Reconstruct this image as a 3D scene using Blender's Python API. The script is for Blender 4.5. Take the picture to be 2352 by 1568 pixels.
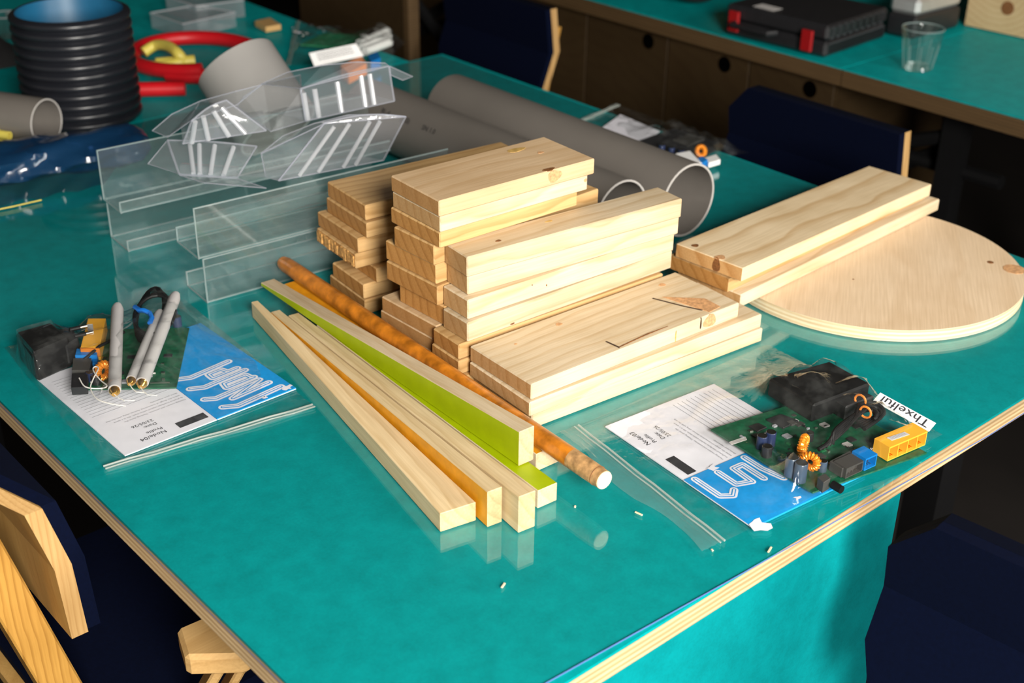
import bpy, bmesh, math, random
import numpy as np
from mathutils import Vector, Matrix
random.seed(7); rng = np.random.default_rng(7)
SC = bpy.context.scene; COL = SC.collection
for o in list(bpy.data.objects): bpy.data.objects.remove(o)
rad = math.radians

# ------------------------------------------------------------------ camera, world, light, exposure
TZ, CAMH, FPX = 0.74, 0.70, 3010.6           # table height, camera height over the table, focal length in px (2352 wide)
def cam_axes(yaw, pitch, roll):
    f = Vector((math.cos(pitch)*math.cos(yaw), math.cos(pitch)*math.sin(yaw), -math.sin(pitch)))
    r = Vector((math.sin(yaw), -math.cos(yaw), 0)); d = f.cross(r)
    return math.cos(roll)*r+math.sin(roll)*d, math.cos(roll)*d-math.sin(roll)*r, f
RT, DN, FW = cam_axes(rad(48.5238), rad(28.2124), rad(-0.8249))
CAM = Vector((0, 0, TZ+CAMH))
cd = bpy.data.cameras.new('camera'); cam = bpy.data.objects.new('camera', cd); COL.objects.link(cam)
up, bk = -DN, -FW
cam.matrix_world = Matrix(((RT.x, up.x, bk.x, CAM.x), (RT.y, up.y, bk.y, CAM.y), (RT.z, up.z, bk.z, CAM.z), (0, 0, 0, 1)))
cd.sensor_width = 36; cd.lens = FPX/2352*36; cd.clip_start = 0.05
cd.dof.use_dof = True; cd.dof.focus_distance = 1.28; cd.dof.aperture_fstop = 6.0
SC.camera = cam
def P(px, py, z=0.0):
    """point of the place at height z over the table top that the photograph shows at pixel (px, py)"""
    d = RT*((px-1176)/FPX)+DN*((py-784)/FPX)+FW
    return CAM+d*((TZ+z-CAM.z)/d.z)

def PX(px, py, x):
    d = RT*((px-1176)/FPX)+DN*((py-784)/FPX)+FW; return CAM+d*((x-CAM.x)/d.x)
def PYp(px, py, y):
    d = RT*((px-1176)/FPX)+DN*((py-784)/FPX)+FW; return CAM+d*((y-CAM.y)/d.y)

w = bpy.data.worlds.new('world'); SC.world = w; w.use_nodes = True
w.node_tree.nodes['Background'].inputs[0].default_value = (0.75, 0.85, 1.0, 1)
w.node_tree.nodes['Background'].inputs[1].default_value = 0.16
def area(name, loc, target, sx, sy, power, col):
    l = bpy.data.lights.new(name, 'AREA'); l.shape = 'RECTANGLE'; l.size = sx; l.size_y = sy; l.energy = power; l.color = col
    o = bpy.data.objects.new(name, l); COL.objects.link(o); o.location = loc
    o.rotation_euler = (Vector(target)-Vector(loc)).to_track_quat('-Z', 'Y').to_euler(); return o
WX0, WX1, WZ0, WZ1, WY = -0.62, 0.18, 1.28, 2.28, -1.25      # the window in the wall behind the camera's right shoulder
area('window_daylight', ((WX0+WX1)/2, WY-0.06, (WZ0+WZ1)/2), ((WX0+WX1)/2+.75, 1.0, 0.85), WX1-WX0, WZ1-WZ0, 178, (1.0, 0.95, 0.87))
VX0, VX1 = 1.35, 2.2                                       # second window of the same wall, farther right
area('right_window_daylight', ((VX0+VX1)/2, WY-0.06, (WZ0+WZ1)/2), ((VX0+VX1)/2-.4, 1.0, 0.85), VX1-VX0, WZ1-WZ0, 58, (1.0, 0.95, 0.87))
SC.view_settings.view_transform = 'Standard'; SC.view_settings.look = 'None'
SC.view_settings.exposure = 0.0; SC.view_settings.gamma = 1.0; SC.view_settings.use_curve_mapping = False
SC.cycles.transparent_max_bounces = 32; SC.cycles.max_bounces = 10; SC.cycles.sample_clamp_indirect = 4.0

# ------------------------------------------------------------------ materials
def nmat(name):
    m = bpy.data.materials.new(name); m.use_nodes = True; nt = m.node_tree; nt.nodes.clear()
    out = nt.nodes.new('ShaderNodeOutputMaterial'); return m, nt, out
def N(nt, typ, **kw):
    n = nt.nodes.new(typ)
    for k, v in kw.items():
        if k.startswith('i_'):
            key = k[2:]; key = int(key) if key.isdigit() else key.replace('_', ' ')
            n.inputs[key].default_value = v
        else: setattr(n, k, v)
    return n
def c4(c): return (c[0], c[1], c[2], 1)
def ramp(nt, stops):
    r = nt.nodes.new('ShaderNodeValToRGB'); e = r.color_ramp.elements
    while len(e) < len(stops): e.new(0.5)
    for i, (p, c) in enumerate(stops): e[i].position = p; e[i].color = c4(c)
    return r
def plain(name, col, rough=0.5, metal=0.0, spec=0.5, noise=0.0, nscale=60, bump=0.0, coat=0.0):
    m, nt, out = nmat(name); b = N(nt, 'ShaderNodeBsdfPrincipled'); nt.links.new(b.outputs[0], out.inputs[0])
    b.inputs['Base Color'].default_value = c4(col); b.inputs['Roughness'].default_value = rough; b.inputs['Metallic'].default_value = metal
    b.inputs['Specular IOR Level'].default_value = spec; b.inputs['Coat Weight'].default_value = coat
    tc = N(nt, 'ShaderNodeTexCoord'); nz = N(nt, 'ShaderNodeTexNoise', i_Scale=nscale, i_Detail=5.0); nt.links.new(tc.outputs['Object'], nz.inputs['Vector'])
    k = max(noise, 0.04)
    r = ramp(nt, [(0.3, [x*(1-k) for x in col]), (0.7, [min(1, x*(1+k)) for x in col])])
    nt.links.new(nz.outputs[0], r.inputs[0]); nt.links.new(r.outputs[0], b.inputs['Base Color'])
    if bump:
        bp = N(nt, 'ShaderNodeBump', i_Strength=bump, i_Distance=0.002); nt.links.new(nz.outputs[0], bp.inputs['Height']); nt.links.new(bp.outputs[0], b.inputs['Normal'])
    return m
def pine(name, light, dark, ring=115.0, wob=0.018, contrast=1.0, spots=None, rough=0.55, sat=0.12, centre=(0.03, -0.05), endmul=None, vert=False):
    """growth rings round the length (local X): cathedral grain on faces, arcs on the cut ends"""
    m, nt, out = nmat(name); b = N(nt, 'ShaderNodeBsdfPrincipled'); nt.links.new(b.outputs[0], out.inputs[0]); L = nt.links.new
    tc = N(nt, 'ShaderNodeTexCoord'); oi = N(nt, 'ShaderNodeObjectInfo'); OBJ = tc.outputs['Object']
    if vert:
        s1_ = N(nt, 'ShaderNodeSeparateXYZ'); c1_ = N(nt, 'ShaderNodeCombineXYZ'); L(OBJ, s1_.inputs[0]); L(s1_.outputs[2], c1_.inputs[0]); L(s1_.outputs[1], c1_.inputs[1]); L(s1_.outputs[0], c1_.inputs[2]); OBJ = c1_.outputs[0]
    mul = N(nt, 'ShaderNodeVectorMath', operation='SCALE'); comb = N(nt, 'ShaderNodeCombineXYZ')
    m1 = N(nt, 'ShaderNodeMath', operation='MULTIPLY'); m1.inputs[1].default_value = 37.0; L(oi.outputs['Random'], m1.inputs[0])
    m2 = N(nt, 'ShaderNodeMath', operation='MULTIPLY'); m2.inputs[1].default_value = 0.12; L(oi.outputs['Random'], m2.inputs[0])
    m3 = N(nt, 'ShaderNodeMath', operation='FRACT'); L(m1.outputs[0], m3.inputs[0])
    m4 = N(nt, 'ShaderNodeMath', operation='MULTIPLY'); m4.inputs[1].default_value = -0.07; L(m3.outputs[0], m4.inputs[0])
    L(m1.outputs[0], comb.inputs[0]); L(m2.outputs[0], comb.inputs[1]); L(m4.outputs[0], comb.inputs[2])
    add = N(nt, 'ShaderNodeVectorMath', operation='ADD'); L(OBJ, add.inputs[0]); L(comb.outputs[0], add.inputs[1])
    # slow wander of the rings along the length
    sc1 = N(nt, 'ShaderNodeVectorMath', operation='MULTIPLY'); sc1.inputs[1].default_value = (5, 9, 9); L(add.outputs[0], sc1.inputs[0])
    nz = N(nt, 'ShaderNodeTexNoise', i_Scale=1.0, i_Detail=2.0); L(sc1.outputs[0], nz.inputs['Vector'])
    sb = N(nt, 'ShaderNodeVectorMath', operation='SUBTRACT'); sb.inputs[1].default_value = (.5, .5, .5); L(nz.outputs['Color'], sb.inputs[0])
    sm = N(nt, 'ShaderNodeVectorMath', operation='SCALE'); sm.inputs['Scale'].default_value = wob*2; L(sb.outputs[0], sm.inputs[0])
    cen = N(nt, 'ShaderNodeVectorMath', operation='ADD'); cen.inputs[1].default_value = (0, centre[0], centre[1]); L(OBJ, cen.inputs[0])
    cen2 = N(nt, 'ShaderNodeVectorMath', operation='ADD'); L(cen.outputs[0], cen2.inputs[0])
    cyz = N(nt, 'ShaderNodeCombineXYZ'); L(m2.outputs[0], cyz.inputs[1]); L(m4.outputs[0], cyz.inputs[2]); L(cyz.outputs[0], cen2.inputs[1])
    a2 = N(nt, 'ShaderNodeVectorMath', operation='ADD'); L(cen2.outputs[0], a2.inputs[0]); L(sm.outputs[0], a2.inputs[1])
    wv = N(nt, 'ShaderNodeTexWave', wave_type='RINGS', rings_direction='X', wave_profile='SAW', i_Scale=ring/6.28, i_Distortion=0.6, i_Detail=1.0)
    wv.inputs['Detail Scale'].default_value = 1.5; L(a2.outputs[0], wv.inputs['Vector'])
    # fine fibres
    sc2 = N(nt, 'ShaderNodeVectorMath', operation='MULTIPLY'); sc2.inputs[1].default_value = (14, 420, 420); L(add.outputs[0], sc2.inputs[0])
    n2 = N(nt, 'ShaderNodeTexNoise', i_Scale=1.0, i_Detail=3.0); L(sc2.outputs[0], n2.inputs['Vector'])
    n3 = N(nt, 'ShaderNodeTexNoise', i_Scale=11.0, i_Detail=3.0); L(add.outputs[0], n3.inputs['Vector'])
    mid = [(light[i]*.6+dark[i]*.4) for i in range(3)]
    r1 = ramp(nt, [(0.0, light), (0.55, [light[i]*(1-.25*contrast)+mid[i]*.25*contrast for i in range(3)]), (0.9, [light[i]*(1-contrast*.8)+dark[i]*contrast*.8 for i in range(3)]), (1.0, light)])
    L(wv.outputs[0], r1.inputs[0])
    r2 = ramp(nt, [(0.3, (.86, .84, .8)), (0.7, (1, 1, 1))]); L(n2.outputs[0], r2.inputs[0])
    r3 = ramp(nt, [(0.3, (1-sat, 1-sat*1.3, 1-sat*1.8)), (0.7, (1, 1, 1))]); L(n3.outputs[0], r3.inputs[0])
    mx = N(nt, 'ShaderNodeMix', data_type='RGBA', blend_type='MULTIPLY'); mx.inputs[0].default_value = 1; L(r1.outputs[0], mx.inputs[6]); L(r2.outputs[0], mx.inputs[7])
    mx2 = N(nt, 'ShaderNodeMix', data_type='RGBA', blend_type='MULTIPLY'); mx2.inputs[0].default_value = 1; L(mx.outputs[2], mx2.inputs[6]); L(r3.outputs[0], mx2.inputs[7])
    hs = N(nt, 'ShaderNodeHueSaturation'); L(mx2.outputs[2], hs.inputs['Color'])
    mr = N(nt, 'ShaderNodeMapRange'); mr.inputs[3].default_value = 0.88; mr.inputs[4].default_value = 1.06; L(oi.outputs['Random'], mr.inputs[0]); L(mr.outputs[0], hs.inputs['Value'])
    col = hs.outputs[0]
    if endmul:      # end grain browner than planed faces, with the shade of the ends coloured in
        sx = N(nt, 'ShaderNodeSeparateXYZ'); L(tc.outputs['Normal'], sx.inputs[0]); ab = N(nt, 'ShaderNodeMath', operation='ABSOLUTE'); L(sx.outputs[0], ab.inputs[0])
        gt = N(nt, 'ShaderNodeMath', operation='GREATER_THAN'); gt.inputs[1].default_value = .9; L(ab.outputs[0], gt.inputs[0])
        me_ = N(nt, 'ShaderNodeMix', data_type='RGBA', blend_type='MULTIPLY'); me_.inputs[7].default_value = c4(endmul); L(gt.outputs[0], me_.inputs[0]); L(hs.outputs[0], me_.inputs[6]); col = me_.outputs[2]
    L(col, b.inputs['Base Color']); b.inputs['Roughness'].default_value = rough; b.inputs['Specular IOR Level'].default_value = 0.3
    bp = N(nt, 'ShaderNodeBump', i_Strength=0.12, i_Distance=0.001); L(n2.outputs[0], bp.inputs['Height']); L(bp.outputs[0], b.inputs['Normal'])
    return m
def ply(name, cols, layer=0.0022, rough=0.6, axis='Z', n=0.12):
    """plywood seen on its edge: thin layers across the thickness"""
    m, nt, out = nmat(name); b = N(nt, 'ShaderNodeBsdfPrincipled'); L = nt.links.new; L(b.outputs[0], out.inputs[0])
    tc = N(nt, 'ShaderNodeTexCoord'); wv = N(nt, 'ShaderNodeTexWave', wave_type='BANDS', bands_direction=axis, i_Scale=1/(layer*2)/3.18, i_Distortion=0.5, i_Detail=2.0)
    L(tc.outputs['Object'], wv.inputs['Vector']); r = ramp(nt, [(0.25, cols[0]), (0.75, cols[1])]); L(wv.outputs[0], r.inputs[0])
    s = N(nt, 'ShaderNodeVectorMath', operation='MULTIPLY'); s.inputs[1].default_value = (12, 12, 500) if axis == 'Z' else (500, 12, 12); L(tc.outputs['Object'], s.inputs[0])
    nz = N(nt, 'ShaderNodeTexNoise', i_Scale=1.0, i_Detail=4.0); L(s.outputs[0], nz.inputs['Vector'])
    r2 = ramp(nt, [(0.3, (1-n*2, 1-n*2.2, 1-n*2.5)), (0.65, (1, 1, 1))]); L(nz.outputs[0], r2.inputs[0])
    mx = N(nt, 'ShaderNodeMix', data_type='RGBA', blend_type='MULTIPLY'); mx.inputs[0].default_value = 1; L(r.outputs[0], mx.inputs[6]); L(r2.outputs[0], mx.inputs[7])
    L(mx.outputs[2], b.inputs['Base Color']); b.inputs['Roughness'].default_value = rough; return m
def clear(name, tint=(.96, .98, .98), haze=0.03, hazecol=(.9, .93, .95), ior=1.45, rough=0.06, gloss=1.0, bump=0.0, bscale=40, streak=None):
    """thin clear plastic: what lies behind shows through, the surface mirrors by Fresnel and scatters a little"""
    m, nt, out = nmat(name); L = nt.links.new
    tr = N(nt, 'ShaderNodeBsdfTransparent'); tr.inputs[0].default_value = c4(tint)
    df = N(nt, 'ShaderNodeBsdfDiffuse'); df.inputs[0].default_value = c4(hazecol); tl = N(nt, 'ShaderNodeBsdfTranslucent'); tl.inputs[0].default_value = c4(hazecol)
    dm = N(nt, 'ShaderNodeMixShader'); dm.inputs[0].default_value = 0.4; L(df.outputs[0], dm.inputs[1]); L(tl.outputs[0], dm.inputs[2])
    a = N(nt, 'ShaderNodeMixShader'); a.inputs[0].default_value = haze; L(tr.outputs[0], a.inputs[1]); L(dm.outputs[0], a.inputs[2])
    gl = N(nt, 'ShaderNodeBsdfGlossy'); gl.inputs['Roughness'].default_value = rough; gl.inputs[0].default_value = c4((gloss,)*3)
    lw = N(nt, 'ShaderNodeLayerWeight'); lw.inputs[0].default_value = 0.5; f0 = ((ior-1)/(ior+1))**2
    pw = N(nt, 'ShaderNodeMath', operation='POWER'); pw.inputs[1].default_value = 5.0; L(lw.outputs['Facing'], pw.inputs[0])
    fr = N(nt, 'ShaderNodeMath', operation='MULTIPLY_ADD'); fr.inputs[1].default_value = 1-f0; fr.inputs[2].default_value = f0; L(pw.outputs[0], fr.inputs[0])
    tc = N(nt, 'ShaderNodeTexCoord'); nz = N(nt, 'ShaderNodeTexNoise', i_Scale=bscale, i_Detail=3.0); L(tc.outputs['Object'], nz.inputs['Vector'])
    if streak:
        r = ramp(nt, [(0.42, (haze,)*3), (0.72, (min(1, haze+streak),)*3)]); L(nz.outputs[0], r.inputs[0]); L(r.outputs[0], a.inputs[0])
    if bump:
        bp = N(nt, 'ShaderNodeBump', i_Strength=bump, i_Distance=0.004); L(nz.outputs[0], bp.inputs['Height']); L(bp.outputs[0], gl.inputs['Normal']); L(bp.outputs[0], lw.inputs['Normal'])
    mx = N(nt, 'ShaderNodeMixShader'); L(fr.outputs[0], mx.inputs[0]); L(a.outputs[0], mx.inputs[1]); L(gl.outputs[0], mx.inputs[2]); L(mx.outputs[0], out.inputs[0])
    return m
def lino(name, col, rough=0.45):
    m, nt, out = nmat(name); b = N(nt, 'ShaderNodeBsdfPrincipled'); L = nt.links.new; L(b.outputs[0], out.inputs[0])
    tc = N(nt, 'ShaderNodeTexCoord'); nz = N(nt, 'ShaderNodeTexNoise', i_Scale=38.0, i_Detail=9.0, i_Roughness=0.72); L(tc.outputs['Object'], nz.inputs['Vector'])
    n2 = N(nt, 'ShaderNodeTexNoise', i_Scale=420.0, i_Detail=2.0); L(tc.outputs['Object'], n2.inputs['Vector'])
    ad = N(nt, 'ShaderNodeMath', operation='ADD'); L(nz.outputs[0], ad.inputs[0])
    ml = N(nt, 'ShaderNodeMath', operation='MULTIPLY'); ml.inputs[1].default_value = 0.35; L(n2.outputs[0], ml.inputs[0]); L(ml.outputs[0], ad.inputs[1])
    r = ramp(nt, [(0.5, [x*.86 for x in col]), (0.85, [x*1.12 for x in col])]); L(ad.outputs[0], r.inputs[0]); L(r.outputs[0], b.inputs['Base Color'])
    b.inputs['Roughness'].default_value = rough; b.inputs['Specular IOR Level'].default_value = 0.08; return m
M = {}
M['lino'] = lino('teal_linoleum', (0.0008, 0.30, 0.305))
M['teal_panel'] = lino('teal_linoleum_darkened', (0.0008, 0.225, 0.245), 0.6)  # the linoleum darkened in colour to offset the strong light on the front
M['sheet'] = clear('clear_cover_sheet', (.99, .995, .995), haze=0.0015, ior=1.52, rough=0.012, bump=0.0)
M['sheet_edge'] = plain('cover_sheet_blue_edge', (0.10, 0.17, 0.42), 0.3)
M['plyedge'] = ply('plywood_edge', ((.72, .54, .31), (.50, .33, .16)), 0.0028)
M['plyface'] = pine('plywood_face', (.58, .39, .2), (.42, .25, .1), ring=60, wob=.05, contrast=.5)
M['discface'] = pine('birch_plywood_face', (.86, .67, .47), (.74, .53, .33), ring=26, wob=.07, contrast=.45, sat=.08)
M['discedge'] = ply('birch_plywood_edge', ((.80, .68, .48), (.66, .50, .30)), 0.0026)
EM = (.74, .54, .34)
M['pineA'] = pine('pine_pale', (.68, .565, .405), (.52, .37, .20), ring=130, contrast=.75, endmul=EM)
M['pineS'] = pine('pine_pale_stick', (.68, .56, .39), (.54, .38, .20), ring=130, contrast=.55, endmul=(.92, .88, .84))
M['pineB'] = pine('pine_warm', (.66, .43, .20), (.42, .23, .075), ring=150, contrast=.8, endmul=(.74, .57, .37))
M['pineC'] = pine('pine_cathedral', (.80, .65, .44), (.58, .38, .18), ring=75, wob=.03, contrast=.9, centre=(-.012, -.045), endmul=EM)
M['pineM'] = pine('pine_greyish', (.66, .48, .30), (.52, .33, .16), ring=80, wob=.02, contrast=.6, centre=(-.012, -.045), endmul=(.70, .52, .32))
M['pineT'] = pine('pine_tan', (.78, .62, .38), (.58, .40, .19), ring=160, wob=.008, contrast=.6, endmul=(.82, .78, .74))
M['knot'] = plain('knot_wood', (.19, .075, .022), .6, noise=.5, nscale=400)
M['knot_pale'] = plain('knot_pale', (.55, .30, .14), .6, noise=.3, nscale=300)
M['crack'] = plain('crack_dark', (.05, .025, .012), .8)
M['resin'] = plain('resin_stain', (.52, .33, .10), .5, noise=.3, nscale=200)
M['rough_saw'] = plain('rough_sawn_end', (.50, .27, .08), .9, noise=.5, nscale=260, bump=.9)
M['lime'] = plain('lime_paint', (.33, .42, .0), .42, noise=.06, nscale=60)
M['amber'] = plain('amber_paint', (.72, .31, .008), .45, noise=.15, nscale=60)
M['rod'] = plain('orange_varnish', (.50, .165, .012), .35, noise=.45, nscale=70, coat=.2)
M['rod_worn'] = plain('worn_varnish', (.42, .24, .10), .5, noise=.5, nscale=140)
M['rod_end'] = plain('cut_wood_end', (.80, .64, .42), .6, noise=.08, nscale=120)
M['pvc'] = plain('grey_pvc', (.155, .14, .125), .42, noise=.04, nscale=14)
M['pvc_in'] = plain('grey_pvc_inside', (.16, .145, .13), .5)
M['pvc_rim'] = plain('grey_pvc_cut_rim', (.42, .40, .38), .6)
M['black'] = plain('black_plastic', (.006, .006, .0065), .55, spec=.25)
M['black_soft'] = plain('black_rubber', (.012, .012, .013), .6)
M['corr'] = plain('black_corrugated_plastic', (.011, .012, .016), .34)
M['corr_in'] = plain('blue_pipe_lining', (.005, .095, .20), .45)
M['red'] = plain('red_hose', (.56, .006, .012), .42)
M['yellow'] = plain('yellow_tubing', (.66, .55, .10), .4)
M['bluefilm'] = clear('blue_film', (.14, .24, .42), haze=.45, hazecol=(.018, .10, .25), ior=1.5, rough=.14, bump=.35, bscale=16)
M['acryl'] = clear('clear_acrylic', (.92, .965, .965), haze=.045, hazecol=(.75, .82, .82), ior=1.49, rough=.04)
M['acryl_edge'] = clear('clear_acrylic_edge', (.70, .80, .80), haze=.30, hazecol=(.80, .88, .88), ior=1.6, rough=.1)
M['pet'] = clear('clear_moulded_plastic', (.93, .95, .955), haze=.17, hazecol=(.78, .80, .86), ior=1.55, rough=.09, bump=.15, bscale=60)
M['pet_rib'] = clear('clear_moulded_rib', (.84, .86, .88), haze=.40, hazecol=(.95, .96, 1), ior=2.2, rough=.14)
M['pet_rim'] = clear('clear_moulded_rim', (.85, .87, .89), haze=.22, hazecol=(.9, .9, 1), ior=1.55, rough=.1)
M['film'] = clear('clear_bag_film', (.96, .97, .965), haze=.006, hazecol=(.85, .88, .86), ior=1.40, rough=.10, bump=.45, bscale=55, streak=.045)
M['zip'] = clear('zip_seal', (.85, .88, .86), haze=.38, hazecol=(.85, .88, .84), ior=1.4, rough=.2)
M['paper'] = plain('white_paper', (.74, .73, .80), .7, noise=.02)
M['ink'] = plain('black_print', (.02, .02, .025), .7)
M['ink_grey'] = plain('grey_print', (.28, .28, .31), .7)
M['blue'] = plain('blue_print', (.003, .27, .66), .55, noise=.07, nscale=250)
M['pcb'] = plain('green_circuit_board', (.006, .085, .04), .35, noise=.35, nscale=160)
M['pcb_light'] = plain('green_solder_mask', (.015, .16, .06), .35)
M['chip'] = plain('black_chip', (.018, .018, .02), .4)
M['metal'] = plain('tin_metal', (.62, .60, .55), .28, metal=1.0)
M['silver'] = plain('silver_shell', (.60, .60, .60), .38, metal=.7)
M['gold'] = plain('brass', (.85, .50, .12), .22, metal=1.0)
M['copper'] = plain('orange_copper_winding', (.78, .27, .02), .3, metal=.35)
M['cap'] = plain('navy_capacitor_sleeve', (.018, .028, .075), .35)
M['cap_steel'] = plain('blue_grey_capacitor_sleeve', (.045, .07, .11), .32)
M['port_y'] = plain('orange_socket_plastic', (.82, .40, .035), .42)
M['port_in'] = plain('orange_socket_inside', (.50, .15, .012), .5)
M['port_b'] = plain('blue_socket_plastic', (.004, .16, .48), .42)
M['port_g'] = plain('dark_grey_socket', (.05, .048, .045), .5)
M['sticker'] = plain('grey_sticker', (.52, .50, .49), .6)
M['white'] = plain('white_plastic', (.75, .75, .74), .45)
M['antenna'] = plain('pale_grey_antenna', (.40, .385, .385), .5)
M['wire'] = plain('white_wire', (.66, .64, .60), .5)
M['tie'] = plain('blue_twist_tie', (.004, .13, .50), .5)
M['label'] = plain('white_label', (.80, .80, .80), .5)
M['navy'] = plain('navy_fabric', (.0006, .0022, .012), .95, spec=.08, noise=.15, nscale=300)
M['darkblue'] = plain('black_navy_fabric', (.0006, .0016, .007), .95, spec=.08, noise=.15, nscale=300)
M['chairply'] = pine('chair_plywood', (.50, .30, .10), (.38, .20, .055), ring=60, wob=.02, contrast=.5, rough=.45, vert=True)
M['chairedge'] = pine('chair_plywood_edge', (.52, .33, .14), (.38, .21, .075), ring=420, wob=.003, contrast=.7, rough=.45, vert=True)
M['oak'] = pine('oak_post', (.55, .30, .07), (.34, .16, .03), ring=260, wob=.01, contrast=.9, rough=.42, vert=True)
M['beech'] = pine('beech_wood', (.62, .40, .17), (.48, .28, .10), ring=140, wob=.01, contrast=.6)
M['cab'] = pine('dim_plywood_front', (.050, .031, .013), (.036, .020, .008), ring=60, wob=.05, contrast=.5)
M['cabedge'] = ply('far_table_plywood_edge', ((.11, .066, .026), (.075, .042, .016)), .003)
M['wall'] = plain('dark_wall', (.028, .021, .015), .8, noise=.1, nscale=4)
M['wallpaint'] = plain('grey_wall_paint', (.10, .09, .08), .8, noise=.05, nscale=4)
M['floor'] = plain('dark_floor', (.010, .008, .007), .6, noise=.2, nscale=6)
M['steel'] = plain('dark_steel', (.005, .005, .0055), .6, spec=.15)
M['caseblack'] = plain('charcoal_case', (.014, .014, .016), .4, noise=.1)
M['caselid'] = plain('charcoal_ribbed_case', (.035, .035, .04), .42)
M['latch'] = plain('red_latch', (.30, .006, .008), .4)
M['glass'] = clear('drinking_glass', (.94, .97, .965), haze=.012, hazecol=(.8, .9, .9), ior=1.52, rough=.02, gloss=1.0)
M['hole'] = plain('hole_black', (.001, .001, .001), 1.0, spec=0.0)
M['orange'] = plain('orange_plastic', (.75, .22, .03), .45)
M['greenp'] = plain('green_plastic', (.02, .22, .10), .4)

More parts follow.
